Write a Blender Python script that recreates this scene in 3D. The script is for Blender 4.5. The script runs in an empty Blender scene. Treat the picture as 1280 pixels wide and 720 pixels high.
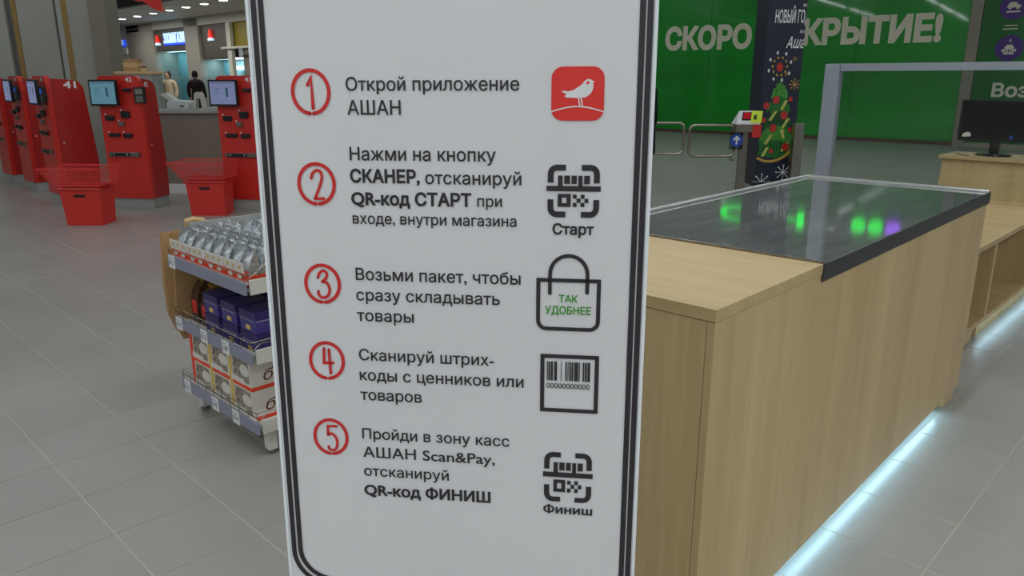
import bpy, bmesh, math, random
from mathutils import Vector, Matrix
random.seed(7)
sc = bpy.context.scene
COL = sc.collection
PI = math.pi

# ------------------------------------------------------------------ camera
cam_d = bpy.data.cameras.new('camera')
cam = bpy.data.objects.new('camera', cam_d); COL.objects.link(cam)
cam_d.sensor_width = 36.0
cam_d.lens = 954.0 / 1280.0 * 36.0
cam_d.clip_start = 0.02; cam_d.clip_end = 200
p = math.atan(262 / 954.0); a = math.radians(44.4)
fwv = Vector((math.cos(a) * math.cos(p), math.sin(a) * math.cos(p), -math.sin(p)))
rtv = Vector((math.sin(a), -math.cos(a), 0)); upv = rtv.cross(fwv)
M = Matrix((rtv, upv, -fwv)).transposed().to_4x4(); M.translation = (0, 0, 1.5)
cam.matrix_world = M
sc.camera = cam

# ------------------------------------------------------------------ world, exposure
w = bpy.data.worlds.new('world'); sc.world = w; w.use_nodes = True
w.node_tree.nodes['Background'].inputs[0].default_value = (0.75, 0.8, 0.85, 1)
w.node_tree.nodes['Background'].inputs[1].default_value = 0.15
sc.view_settings.view_transform = 'Standard'
sc.view_settings.look = 'None'
sc.view_settings.gamma = 1
sc.view_settings.use_curve_mapping = False
sc.view_settings.exposure = -0.68
LAMP_W = 95.0      # watts of one six metre ceiling lamp
SPOT_W = 42.0      # watts of one downlight in the mall
LED_W = 2.4

# ------------------------------------------------------------------ materials
def srgb(r, g, b):
    def c(v):
        v /= 255.0
        return v / 12.92 if v <= 0.04045 else ((v + 0.055) / 1.055) ** 2.4
    return (c(r), c(g), c(b), 1)

def mat(name, col, rough=0.5, metal=0.0, coat=0.0, emit=None, es=0.0, alpha=1.0, trans=0.0, noise=None, bump=None, spec=0.5):
    m = bpy.data.materials.new(name); m.use_nodes = True
    nt = m.node_tree; b = nt.nodes['Principled BSDF']
    c = srgb(*col)
    b.inputs['Base Color'].default_value = c
    b.inputs['Roughness'].default_value = rough
    b.inputs['Metallic'].default_value = metal
    b.inputs['Coat Weight'].default_value = coat
    b.inputs['Coat Roughness'].default_value = 0.04
    b.inputs['Specular IOR Level'].default_value = spec
    b.inputs['Transmission Weight'].default_value = trans
    b.inputs['Alpha'].default_value = alpha
    if emit:
        b.inputs['Emission Color'].default_value = srgb(*emit); b.inputs['Emission Strength'].default_value = es
    if noise:      # (scale xyz, low, high factor, detail)
        s, lo, hi, det = noise
        tc = nt.nodes.new('ShaderNodeTexCoord'); mp = nt.nodes.new('ShaderNodeMapping')
        mp.inputs['Scale'].default_value = s
        n = nt.nodes.new('ShaderNodeTexNoise'); n.inputs['Scale'].default_value = 1.0; n.inputs['Detail'].default_value = det
        cr = nt.nodes.new('ShaderNodeValToRGB')
        cr.color_ramp.elements[0].position = 0.3; cr.color_ramp.elements[1].position = 0.7
        cr.color_ramp.elements[0].color = (c[0] * lo, c[1] * lo, c[2] * lo, 1)
        cr.color_ramp.elements[1].color = (min(1, c[0] * hi), min(1, c[1] * hi), min(1, c[2] * hi), 1)
        nt.links.new(tc.outputs['Object'], mp.inputs[0]); nt.links.new(mp.outputs[0], n.inputs['Vector'])
        nt.links.new(n.outputs['Fac'], cr.inputs[0]); nt.links.new(cr.outputs[0], b.inputs['Base Color'])
        if bump:
            bp = nt.nodes.new('ShaderNodeBump'); bp.inputs['Strength'].default_value = bump; bp.inputs['Distance'].default_value = 0.002
            nt.links.new(n.outputs['Fac'], bp.inputs['Height']); nt.links.new(bp.outputs[0], b.inputs['Normal'])
    return m

def wood(name, scale, tone=1.0):
    m = bpy.data.materials.new(name); m.use_nodes = True
    nt = m.node_tree; b = nt.nodes['Principled BSDF']
    tc = nt.nodes.new('ShaderNodeTexCoord')
    def nz(sc_, det, dist):
        mp = nt.nodes.new('ShaderNodeMapping'); mp.inputs['Scale'].default_value = sc_
        n = nt.nodes.new('ShaderNodeTexNoise'); n.inputs['Scale'].default_value = 1; n.inputs['Detail'].default_value = det
        n.inputs['Distortion'].default_value = dist
        nt.links.new(tc.outputs['Object'], mp.inputs[0]); nt.links.new(mp.outputs[0], n.inputs['Vector'])
        return n
    n1 = nz([s * 1.0 for s in scale], 3, 0.4)
    n2 = nz([s * 9.0 for s in scale], 4, 0.1)
    mx = nt.nodes.new('ShaderNodeMix'); mx.data_type = 'FLOAT'; mx.inputs[0].default_value = 0.35
    nt.links.new(n1.outputs['Fac'], mx.inputs[2]); nt.links.new(n2.outputs['Fac'], mx.inputs[3])
    cr = nt.nodes.new('ShaderNodeValToRGB')
    e = cr.color_ramp.elements
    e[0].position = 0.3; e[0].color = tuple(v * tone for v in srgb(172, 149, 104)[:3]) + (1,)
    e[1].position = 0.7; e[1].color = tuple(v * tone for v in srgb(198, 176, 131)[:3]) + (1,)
    nt.links.new(mx.outputs[0], cr.inputs[0]); nt.links.new(cr.outputs[0], b.inputs['Base Color'])
    b.inputs['Roughness'].default_value = 0.42
    return m

MT = {}
MT['wood_upright'] = wood('wood_upright', (7, 7, 0.35), 1.12)
MT['wood_across'] = wood('wood_across', (8, 0.8, 8), 1.12)
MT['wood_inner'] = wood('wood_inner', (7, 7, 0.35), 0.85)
MT['steel'] = mat('steel', (160, 168, 164), 0.055, 0.66, noise=((3, 22, 3), 0.72, 1.2, 5))
MT['brushed'] = mat('brushed', (150, 148, 140), 0.3, 1.0, noise=((40, 40, 2), 0.85, 1.1, 3))
MT['dark_steel'] = mat('dark_steel', (92, 96, 98), 0.32, 1.0)
MT['rim_steel'] = mat('rim_steel', (205, 208, 205), 0.28, 0.8)
MT['tube'] = mat('tube', (165, 160, 148), 0.25, 1.0)
MT['alu'] = mat('alu', (150, 158, 168), 0.4, 0.3)
MT['white'] = mat('white', (222, 223, 224), 0.4)
MT['sign_white'] = mat('sign_white', (219, 221, 223), 0.35, noise=((1.5, 1.5, 1.5), 0.97, 1.03, 2))
MT['frame_white'] = mat('frame_white', (232, 238, 244), 0.3)
MT['ink'] = mat('ink', (44, 40, 46), 0.4)
MT['ink_red'] = mat('ink_red', (205, 44, 42), 0.4)
MT['ink_red2'] = mat('ink_red2', (224, 52, 44), 0.35)
MT['ink_green'] = mat('ink_green', (50, 150, 30), 0.4)
MT['ink_white'] = mat('ink_white', (226, 228, 230), 0.4)
MT['ink_grey'] = mat('ink_grey', (150, 150, 154), 0.4)
MT['grout'] = mat('grout', (186, 182, 166), 0.8)
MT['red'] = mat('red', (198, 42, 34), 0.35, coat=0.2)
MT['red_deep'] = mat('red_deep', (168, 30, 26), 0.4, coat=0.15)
MT['red_box'] = mat('red_box', (206, 48, 40), 0.45)
MT['red_wire'] = mat('red_wire', (214, 52, 46), 0.4)
MT['black'] = mat('black', (22, 23, 26), 0.35)
MT['black_gloss'] = mat('black_gloss', (12, 13, 16), 0.12)
MT['soft_black'] = mat('soft_black', (14, 15, 19), 0.9, spec=0.2)
MT['grey_wall'] = mat('grey_wall', (154, 157, 148), 0.6, noise=((0.7, 0.7, 0.7), 0.96, 1.04, 2))
MT['grey_column'] = mat('grey_column', (128, 124, 112), 0.6)
MT['grey_dark'] = mat('grey_dark', (96, 96, 92), 0.6)
MT['gold'] = mat('gold', (160, 134, 78), 0.45, 0.2)
MT['counter_grey'] = mat('counter_grey', (134, 124, 114), 0.5)
MT['plinth'] = mat('plinth', (156, 160, 156), 0.5)
MT['store_ceiling'] = mat('store_ceiling', (190, 192, 194), 0.8)
MT['store_wall'] = mat('store_wall', (170, 172, 172), 0.7)
MT['mall_wall'] = mat('mall_wall', (150, 146, 138), 0.6)
MT['mall_light'] = mat('mall_light', (196, 196, 188), 0.6)
MT['header'] = mat('header', (78, 72, 66), 0.5)
MT['teal'] = mat('teal', (120, 168, 176), 0.6)
MT['olive'] = mat('olive', (138, 124, 20), 0.5)
MT['green'] = mat('green', (0, 146, 34), 0.4, coat=1.0, noise=((0.35, 0.35, 0.9), 0.8, 1.15, 2))
MT['green_dark'] = mat('green_dark', (4, 104, 34), 0.4, coat=0.6)
MT['letter_wall'] = mat('letter_wall', (224, 222, 198), 0.5, coat=0.5)
MT['wall_post'] = mat('wall_post', (142, 138, 124), 0.45, coat=0.3)
MT['brown'] = mat('brown', (92, 72, 58), 0.5)
MT['purple'] = mat('purple', (74, 42, 128), 0.4)
MT['navy'] = mat('navy', (22, 30, 52), 0.45)
MT['tree_green'] = mat('tree_green', (28, 110, 40), 0.5)
MT['tree_light'] = mat('tree_light', (70, 150, 56), 0.5)
MT['tree_deep'] = mat('tree_deep', (18, 72, 32), 0.5)
MT['tree_yellow'] = mat('tree_yellow', (190, 196, 96), 0.5)
MT['bauble'] = mat('bauble', (190, 44, 36), 0.4)
MT['print_gold'] = mat('print_gold', (206, 164, 70), 0.4)
MT['lime'] = mat('lime', (206, 226, 66), 0.45)
MT['blue_sign'] = mat('blue_sign', (26, 74, 170), 0.4)
MT['kraft'] = mat('kraft', (172, 138, 92), 0.7, noise=((3, 3, 3), 0.85, 1.1, 3))
MT['kraft_light'] = mat('kraft_light', (206, 176, 128), 0.7)
MT['shelf_white'] = mat('shelf_white', (205, 206, 196), 0.45)
MT['fascia'] = mat('fascia', (134, 138, 156), 0.4)
MT['foil'] = mat('foil', (205, 212, 216), 0.24, 0.75, noise=((60, 60, 60), 0.55, 1.25, 3), bump=1.0)
MT['tray_white'] = mat('tray_white', (216, 212, 204), 0.5)
MT['tray_red'] = mat('tray_red', (226, 66, 34), 0.5)
MT['violet_box'] = mat('violet_box', (64, 52, 124), 0.4)
MT['violet_dark'] = mat('violet_dark', (44, 36, 92), 0.4)
MT['choc'] = mat('choc', (66, 44, 30), 0.4, noise=((40, 40, 40), 0.4, 1.8, 3))
MT['carton'] = mat('carton', (212, 208, 198), 0.55)
MT['carton_pic'] = mat('carton_pic', (156, 146, 132), 0.5, noise=((60, 60, 60), 0.25, 1.3, 2))
MT['maroon'] = mat('maroon', (92, 30, 28), 0.5)
MT['stripe_yellow'] = mat('stripe_yellow', (214, 184, 96), 0.5)
MT['skin'] = mat('skin', (205, 160, 132), 0.5)
MT['coat_beige'] = mat('coat_beige', (206, 184, 158), 0.8)
MT['trousers'] = mat('trousers', (40, 42, 50), 0.8)
MT['hair'] = mat('hair', (36, 26, 22), 0.6)
MT['screen_teal'] = mat('screen_teal', (20, 30, 34), 0.2, emit=(112, 164, 184), es=0.8)
MT['screen_lilac'] = mat('screen_lilac', (20, 22, 30), 0.2, emit=(142, 152, 196), es=0.85)
MT['screen_mark'] = mat('screen_mark', (20, 30, 34), 0.3, emit=(66, 112, 134), es=0.6)
MT['screen_blue'] = mat('screen_blue', (10, 16, 40), 0.2, emit=(50, 90, 190), es=0.7)
MT['screen_red'] = mat('screen_red', (60, 6, 8), 0.2, emit=(200, 30, 40), es=0.7)
MT['lit_white'] = mat('lit_white', (230, 240, 250), 0.5, emit=(190, 235, 255), es=1.2)
MT['lit_blue'] = mat('lit_blue', (20, 60, 200), 0.5, emit=(40, 90, 255), es=1.0)
MT['lit_red'] = mat('lit_red', (200, 30, 20), 0.5, emit=(255, 60, 50), es=0.9)
MT['lit_green'] = mat('lit_green', (10, 160, 50), 0.5, emit=(10, 235, 70), es=3.0)
MT['lit_violet'] = mat('lit_violet', (90, 40, 160), 0.5, emit=(150, 80, 235), es=3.0)
MT['lamp'] = mat('lamp', (240, 245, 250), 0.5, emit=(235, 244, 255), es=7.0)
MT['spot_lamp'] = mat('spot_lamp', (255, 255, 250), 0.5, emit=(255, 252, 240), es=9.0)
MT['led'] = mat('led', (220, 245, 255), 0.5, emit=(170, 225, 250), es=2.0)

def floor_mat():
    m = bpy.data.materials.new('floor_tile'); m.use_nodes = True
    nt = m.node_tree; b = nt.nodes['Principled BSDF']
    g = nt.nodes.new('ShaderNodeNewGeometry'); oi = nt.nodes.new('ShaderNodeObjectInfo')
    n = nt.nodes.new('ShaderNodeTexNoise'); n.inputs['Scale'].default_value = 1.3; n.inputs['Detail'].default_value = 5
    nt.links.new(g.outputs['Position'], n.inputs['Vector'])
    cr = nt.nodes.new('ShaderNodeValToRGB'); e = cr.color_ramp.elements
    e[0].position = 0.3; e[0].color = srgb(143, 142, 136); e[1].position = 0.7; e[1].color = srgb(154, 153, 148)
    nt.links.new(n.outputs['Fac'], cr.inputs[0])
    n2 = nt.nodes.new('ShaderNodeTexNoise'); n2.inputs['Scale'].default_value = 220
    nt.links.new(g.outputs['Position'], n2.inputs['Vector'])
    hs = nt.nodes.new('ShaderNodeHueSaturation')
    ma = nt.nodes.new('ShaderNodeMath'); ma.operation = 'MULTIPLY_ADD'; ma.inputs[1].default_value = 0.05; ma.inputs[2].default_value = 0.975
    nt.links.new(oi.outputs['Random'], ma.inputs[0]); nt.links.new(ma.outputs[0], hs.inputs['Value'])
    nt.links.new(cr.outputs[0], hs.inputs['Color']); nt.links.new(hs.outputs[0], b.inputs['Base Color'])
    ra = nt.nodes.new('ShaderNodeMath'); ra.operation = 'MULTIPLY_ADD'; ra.inputs[1].default_value = 0.15; ra.inputs[2].default_value = 0.24
    nt.links.new(n2.outputs['Fac'], ra.inputs[0]); nt.links.new(ra.outputs[0], b.inputs['Roughness'])
    b.inputs['Specular IOR Level'].default_value = 0.5
    return m
MT['floor_tile'] = floor_mat()

def glass_mat(name, col, mixf):
    m = bpy.data.materials.new(name); m.use_nodes = True
    nt = m.node_tree; nt.nodes.clear()
    o = nt.nodes.new('ShaderNodeOutputMaterial'); t = nt.nodes.new('ShaderNodeBsdfTransparent'); g = nt.nodes.new('ShaderNodeBsdfGlossy')
    t.inputs[0].default_value = col; g.inputs['Roughness'].default_value = 0.02
    f = nt.nodes.new('ShaderNodeLayerWeight'); f.inputs[0].default_value = 0.5
    pw_ = nt.nodes.new('ShaderNodeMath'); pw_.operation = 'POWER'; pw_.inputs[1].default_value = 4
    ma = nt.nodes.new('ShaderNodeMath'); ma.operation = 'MULTIPLY_ADD'; ma.inputs[1].default_value = 0.8; ma.inputs[2].default_value = 0.025
    mx = nt.nodes.new('ShaderNodeMixShader')
    nt.links.new(f.outputs['Facing'], pw_.inputs[0]); nt.links.new(pw_.outputs[0], ma.inputs[0])
    nt.links.new(ma.outputs[0], mx.inputs[0]); nt.links.new(t.outputs[0], mx.inputs[1]); nt.links.new(g.outputs[0], mx.inputs[2])
    nt.links.new(mx.outputs[0], o.inputs[0])
    return m
MT['glass'] = glass_mat('glass', (0.9, 0.93, 0.92, 1), 0)
MT['glass_teal'] = glass_mat('glass_teal', (0.7, 0.88, 0.9, 1), 0)
MT['glass_smoke'] = glass_mat('glass_smoke', (0.6, 0.62, 0.6, 1), 0)

# ------------------------------------------------------------------ helpers
def tag(o, label=None, cat=None, group=None, kind=None):
    if label: o['label'] = label
    if cat: o['category'] = cat
    if group: o['group'] = group
    if kind: o['kind'] = kind
    return o

def thing(name, label, cat, loc=(0, 0, 0), xdir=(1, 0), group=None):
    o = bpy.data.objects.new(name, None); COL.objects.link(o)
    o.empty_display_size = 0.05
    o.location = loc; o.rotation_euler = (0, 0, math.atan2(xdir[1], xdir[0]))
    return tag(o, label, cat, group)

class MB:
    """collects shapes and links them as one mesh object"""
    def __init__(s): s.bm = bmesh.new()
    def box(s, x0, x1, y0, y1, z0, z1, bevel=0.0):
        r = bmesh.ops.create_cube(s.bm, size=1)
        vs = r['verts']
        for v in vs:
            v.co = Vector(((x0 + x1) / 2 + v.co.x * (x1 - x0), (y0 + y1) / 2 + v.co.y * (y1 - y0), (z0 + z1) / 2 + v.co.z * (z1 - z0)))
        if bevel > 0:
            es = list({e for v in vs for e in v.link_edges})
            bmesh.ops.bevel(s.bm, geom=es, offset=bevel, segments=2, affect='EDGES', profile=0.6)
        return s
    def hexa(s, pts):
        v = [s.bm.verts.new(q) for q in pts]
        for f in ((0, 3, 2, 1), (4, 5, 6, 7), (0, 1, 5, 4), (1, 2, 6, 5), (2, 3, 7, 6), (3, 0, 4, 7)):
            s.bm.faces.new([v[i] for i in f])
        return s
    def prism(s, pts, axis, lo, hi, bevel=0.0):
        """pts: outline in the two other axes, extruded lo..hi along axis"""
        def mk(q, t):
            if axis == 'x': return (t, q[0], q[1])
            if axis == 'y': return (q[0], t, q[1])
            return (q[0], q[1], t)
        A = [s.bm.verts.new(mk(q, lo)) for q in pts]; B = [s.bm.verts.new(mk(q, hi)) for q in pts]
        n = len(pts)
        fs = [s.bm.faces.new(A), s.bm.faces.new(list(reversed(B)))]
        for i in range(n): fs.append(s.bm.faces.new((A[i], B[i], B[(i + 1) % n], A[(i + 1) % n])))
        bmesh.ops.recalc_face_normals(s.bm, faces=fs)
        if bevel > 0:
            es = list({e for f in fs[:2] for e in f.edges})
            bmesh.ops.bevel(s.bm, geom=es, offset=bevel, segments=2, affect='EDGES')
        return s
    def tube(s, path, r, seg=8, closed=False):
        P = [Vector(q) for q in path]; rings = []
        n = len(P)
        for i, q in enumerate(P):
            if closed: d = (P[(i + 1) % n] - P[i - 1]).normalized()
            else: d = (P[min(i + 1, n - 1)] - P[max(i - 1, 0)]).normalized()
            ref = Vector((0, 0, 1)) if abs(d.z) < 0.95 else Vector((1, 0, 0))
            a_ = d.cross(ref).normalized(); b_ = d.cross(a_).normalized()
            if rings:
                # keep rings from twisting
                pa = s._last
                a_ = (pa - d * pa.dot(d)).normalized(); b_ = d.cross(a_)
            s._last = a_
            rr = r[i] if isinstance(r, (list, tuple)) else r
            rings.append([s.bm.verts.new(q + (a_ * math.cos(2 * PI * k / seg) + b_ * math.sin(2 * PI * k / seg)) * rr) for k in range(seg)])
        m_ = n if closed else n - 1
        for i in range(m_):
            A, B = rings[i], rings[(i + 1) % n]
            for k in range(seg): s.bm.faces.new((A[k], A[(k + 1) % seg], B[(k + 1) % seg], B[k]))
        if not closed:
            s.bm.faces.new(rings[0]); s.bm.faces.new(list(reversed(rings[-1])))
        return s
    def lathe(s, prof, cx, cy, seg=20):
        rings = []
        for (r, z) in prof:
            rings.append([s.bm.verts.new((cx + math.cos(2 * PI * k / seg) * r, cy + math.sin(2 * PI * k / seg) * r, z)) for k in range(seg)])
        for A, B in zip(rings[:-1], rings[1:]):
            for k in range(seg): s.bm.faces.new((A[k], A[(k + 1) % seg], B[(k + 1) % seg], B[k]))
        s.bm.faces.new(list(reversed(rings[0]))); s.bm.faces.new(rings[-1])
        return s
    def ball(s, c, r, sx=1, sy=1, sz=1, seg=12):
        res = bmesh.ops.create_uvsphere(s.bm, u_segments=seg, v_segments=max(6, seg // 2 + 2), radius=1)
        for v in res['verts']: v.co = Vector((c[0] + v.co.x * r * sx, c[1] + v.co.y * r * sy, c[2] + v.co.z * r * sz))
        return s
    def build(s, name, m, parent=None, smooth=False, label=None, kind=None):
        bmesh.ops.recalc_face_normals(s.bm, faces=s.bm.faces[:])
        me = bpy.data.meshes.new(name); s.bm.to_mesh(me); s.bm.free()
        me.materials.append(MT[m] if isinstance(m, str) else m)
        if smooth:
            for pg in me.polygons: pg.use_smooth = True
            try: me.set_sharp_from_angle(angle=math.radians(38))
            except Exception: pass
        o = bpy.data.objects.new(name, me); COL.objects.link(o)
        if parent: o.parent = parent
        return tag(o, label, None, None, kind)

class Flat:
    """flat print: shapes in the x-z plane at depth y"""
    def __init__(s, y=-0.0008): s.v = []; s.f = []; s.y = y
    def poly(s, pts):
        i = len(s.v); s.v += [(q[0], s.y, q[1]) for q in pts]; s.f.append(tuple(range(i, i + len(pts)))); return s
    def rect(s, x0, x1, z0, z1): return s.poly([(x0, z0), (x1, z0), (x1, z1), (x0, z1)])
    def disc(s, cx, cz, rx, rz=None, n=28):
        rz = rz or rx
        return s.poly([(cx + rx * math.cos(2 * PI * k / n), cz + rz * math.sin(2 * PI * k / n)) for k in range(n)])
    def line(s, pts, w_, closed=False, caps=True):
        n = len(pts); L = []; R = []
        for i in range(n):
            q = Vector(pts[i])
            if closed: d0 = q - Vector(pts[i - 1]); d1 = Vector(pts[(i + 1) % n]) - q
            else:
                d0 = q - Vector(pts[i - 1]) if i > 0 else Vector(pts[1]) - q
                d1 = Vector(pts[i + 1]) - q if i < n - 1 else d0
            d0.normalize(); d1.normalize()
            n0 = Vector((-d0.y, d0.x)); n1 = Vector((-d1.y, d1.x)); mv = n0 + n1
            if mv.length < 1e-6: mv = n0.copy()
            mv.normalize(); sc_ = 1 / max(0.5, mv.dot(n0))
            L.append(q + mv * w_ / 2 * sc_); R.append(q - mv * w_ / 2 * sc_)
        m_ = n if closed else n - 1
        for i in range(m_):
            j = (i + 1) % n
            s.poly([L[i], L[j], R[j], R[i]])
        if caps and not closed:
            s.disc(pts[0][0], pts[0][1], w_ / 2, n=10); s.disc(pts[-1][0], pts[-1][1], w_ / 2, n=10)
        return s
    def build(s, name, m, parent, label=None):
        me = bpy.data.meshes.new(name); me.from_pydata(s.v, [], s.f); me.update()
        me.materials.append(MT[m]); o = bpy.data.objects.new(name, me); COL.objects.link(o); o.parent = parent
        return tag(o, label)

import numpy as np
from mathutils.geometry import delaunay_2d_cdt
def text_mesh(body, bold=0.0):
    """outlines of the built-in font, filled glyph by glyph by winding number"""
    c = bpy.data.curves.new('lettering', 'FONT'); c.body = body; c.size = 1.0; c.offset = 0
    c.resolution_u = 4; c.fill_mode = 'NONE'
    o = bpy.data.objects.new('lettering', c); COL.objects.link(o)
    bpy.context.view_layer.update()
    me = bpy.data.meshes.new_from_object(o.evaluated_get(bpy.context.evaluated_depsgraph_get()))
    COL.objects.unlink(o); bpy.data.objects.remove(o); bpy.data.curves.remove(c)
    nxt = {}
    for e in me.edges: nxt.setdefault(e.vertices[0], []).append(e.vertices[1]); nxt.setdefault(e.vertices[1], []).append(e.vertices[0])
    seen = set(); loops = []
    for st in sorted(nxt):
        if st in seen: continue
        lp = [st]; seen.add(st); cur = min(nxt[st])     # Blender numbers each outline in drawing order
        while cur not in seen:
            lp.append(cur); seen.add(cur)
            n_ = [q for q in nxt[cur] if q not in seen]
            if not n_: break
            cur = n_[0]
        P = [Vector(me.vertices[i].co[:2]) for i in lp]
        Q = [q for k, q in enumerate(P) if (q - P[k - 1]).length > 1e-5]
        if len(Q) > 2: loops.append(Q)
    bpy.data.meshes.remove(me)
    loops.sort(key=lambda l: min(q.x for q in l))
    groups = []
    for l in loops:
        x0 = min(q.x for q in l); x1 = max(q.x for q in l)
        if groups and x0 < groups[-1][1] - 1e-4: groups[-1][0].append(l); groups[-1][1] = max(groups[-1][1], x1)
        else: groups.append([[l], x1])
    def area(l): return sum(l[k - 1].x * l[k].y - l[k].x * l[k - 1].y for k in range(len(l))) / 2
    V2, F2 = [], []
    for ls, _ in groups:
        big = max(ls, key=lambda l: abs(area(l))); sgn = 1 if area(big) > 0 else -1
        out = []
        for l in ls:
            n = len(l); m_ = []
            for k in range(n):
                a0 = (l[k] - l[k - 1]).normalized(); a1 = (l[(k + 1) % n] - l[k]).normalized()
                n0 = Vector((a0.y, -a0.x)) * sgn; n1 = Vector((a1.y, -a1.x)) * sgn
                b_ = n0 + n1
                if b_.length < 1e-4: b_ = n0.copy()
                b_.normalize()
                m_.append(l[k] + b_ * bold / max(.55, b_.dot(n0)))
            out.append(m_)
        co = [q for l in out for q in l]; ed = []; b0 = 0
        for l in out:
            ed += [(b0 + k, b0 + (k + 1) % len(l)) for k in range(len(l))]; b0 += len(l)
        A_ = np.array([co[i] for i, _ in ed]); B_ = np.array([co[i] for _, i in ed])
        vv, _, ff, _, _, _ = delaunay_2d_cdt(co, ed, [], 0, 1e-6)
        b0 = len(V2); V2 += [(q[0], q[1], 0) for q in vv]
        for f in ff:
            cx = sum(vv[i][0] for i in f) / len(f); cy = sum(vv[i][1] for i in f) / len(f)
            upc = (A_[:, 1] <= cy) & (B_[:, 1] > cy); dnc = (A_[:, 1] > cy) & (B_[:, 1] <= cy)
            side = (B_[:, 0] - A_[:, 0]) * (cy - A_[:, 1]) - (cx - A_[:, 0]) * (B_[:, 1] - A_[:, 1])
            wn = int((upc & (side > 0)).sum()) - int((dnc & (side < 0)).sum())
            if wn != 0: F2.append(tuple(b0 + i for i in f))
    me = bpy.data.meshes.new('lettering'); me.from_pydata(V2, [], F2); me.update()
    return me
_h = text_mesh('Н'); CAP = max(v.co.y for v in _h.vertices)
def text(body, x0, x1, z, cap, m, parent, y=-0.0009, bold=0.0, depth=0.0, label=None, clip=None, name='lettering', slant=0.0):
    """letters between x0 and x1 standing on height z, capitals cap high"""
    me = text_mesh(body, bold)
    xs = [v.co.x for v in me.vertices]; a0, a1 = min(xs), max(xs)
    for v in me.vertices:
        zz = z + v.co.y / CAP * cap
        v.co = Vector((x0 + (v.co.x - a0) / (a1 - a0) * (x1 - x0) + slant * (zz - z), y, zz))
    if depth or clip is not None:
        bm = bmesh.new(); bm.from_mesh(me)
        if clip is not None:
            bmesh.ops.bisect_plane(bm, geom=bm.verts[:] + bm.edges[:] + bm.faces[:], plane_co=(clip, 0, 0), plane_no=(1, 0, 0), clear_outer=True)
        if depth:
            r = bmesh.ops.extrude_face_region(bm, geom=bm.faces[:])
            for g in r['geom']:
                if isinstance(g, bmesh.types.BMVert): g.co.y -= depth
            bmesh.ops.recalc_face_normals(bm, faces=bm.faces[:])
        bm.to_mesh(me); bm.free()
    me.materials.clear(); me.materials.append(MT[m])
    o = bpy.data.objects.new(name, me); COL.objects.link(o); o.parent = parent
    return tag(o, label)

def copy_tree(o, parent=None):
    c = o.copy(); COL.objects.link(c)
    if parent: c.parent = parent
    for ch in list(o.children): copy_tree(ch, c)
    return c

def rrect(x0, x1, z0, z1, r, n=6, corners=(1, 1, 1, 1)):
    """rounded rectangle outline: corners = bottom-left, bottom-right, top-right, top-left"""
    pts = []
    for (cx, cz, a0, on) in ((x0, z0, PI, corners[0]), (x1, z0, 1.5 * PI, corners[1]), (x1, z1, 0, corners[2]), (x0, z1, 0.5 * PI, corners[3])):
        if not on: pts.append((cx, cz)); continue
        ox = cx + (r if cx == x0 else -r); oz = cz + (r if cz == z0 else -r)
        for k in range(n + 1):
            t = a0 + k / n * PI / 2
            pts.append((ox + r * math.cos(t), oz + r * math.sin(t)))
    return pts

# ================================================================== SETTING
# ---- floor: a grout bed with raised tiles
TX, TY, OX, OY = 0.345, 0.34, 2.76, 0.53
fl = MB().box(-16, 34, -14, 42, -0.08, -0.0025).build('floor', 'grout'); fl['kind'] = 'structure'
def tile_mesh(bev=0.0018):
    hx, hy = TX / 2 - 0.0026, TY / 2 - 0.0017
    v = [(-hx, -hy, -0.003), (hx, -hy, -0.003), (hx, hy, -0.003), (-hx, hy, -0.003),
         (-hx, -hy, -0.001), (hx, -hy, -0.001), (hx, hy, -0.001), (-hx, hy, -0.001),
         (-hx + bev, -hy + bev, 0), (hx - bev, -hy + bev, 0), (hx - bev, hy - bev, 0), (-hx + bev, hy - bev, 0)]
    f = []
    for b_ in (0, 4):
        for k in range(4): f.append((b_ + k, b_ + (k + 1) % 4, b_ + 4 + (k + 1) % 4, b_ + 4 + k))
    f.append((8, 9, 10, 11)); return v, f
tv, tf = tile_mesh()
near = []; far_ = []
ci = Vector((math.cos(a), math.sin(a)))
for i in range(-48, 50):
    for j in range(-40, 110):
        cx, cy = OX + (i + 0.5) * TX, OY + (j + 0.5) * TY
        if cx > 21 or cy > 36: continue
        d = Vector((cx, cy)); dist = d.length
        inview = dist > 1.7 and abs(math.atan2(d.y, d.x) - a) < math.radians(36)
        hid = 2.0 < cx < 9 and 1.0 < cy < cx - 0.4 and False
        (near if inview and not hid else far_).append((dist, cx, cy))
near.sort(); far_ += near[300:]; near = near[:300]
tme = bpy.data.meshes.new('tile'); tme.from_pydata(tv, [], tf); tme.materials.append(MT['floor_tile'])
for (_, cx, cy) in near:
    o = bpy.data.objects.new('tile', tme); o.location = (cx, cy, 0); COL.objects.link(o); o.parent = fl
V = []; F = []
for (_, cx, cy) in far_:
    b0 = len(V); V += [(cx + q[0], cy + q[1], q[2]) for q in tv]; F += [tuple(b0 + k for k in f) for f in tf]
me = bpy.data.meshes.new('tiles'); me.from_pydata(V, [], F); me.materials.append(MT['floor_tile'])
o = bpy.data.objects.new('tiles', me); COL.objects.link(o); o.parent = fl; o['kind'] = 'stuff'

# ---- store shell: ceiling, walls out of view, kept plain
tag(MB().box(-16, 21.2, -14, 42, 5.4, 5.6).build('ceiling', 'store_ceiling'), kind='structure')
tag(MB().box(-16.2, -16, -14, 42, 0, 5.4).build('wall_back', 'store_wall'), kind='structure')
tag(MB().box(-16, 21, -14.2, -14, 0, 5.4).build('wall_right', 'store_wall'), kind='structure')

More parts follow.
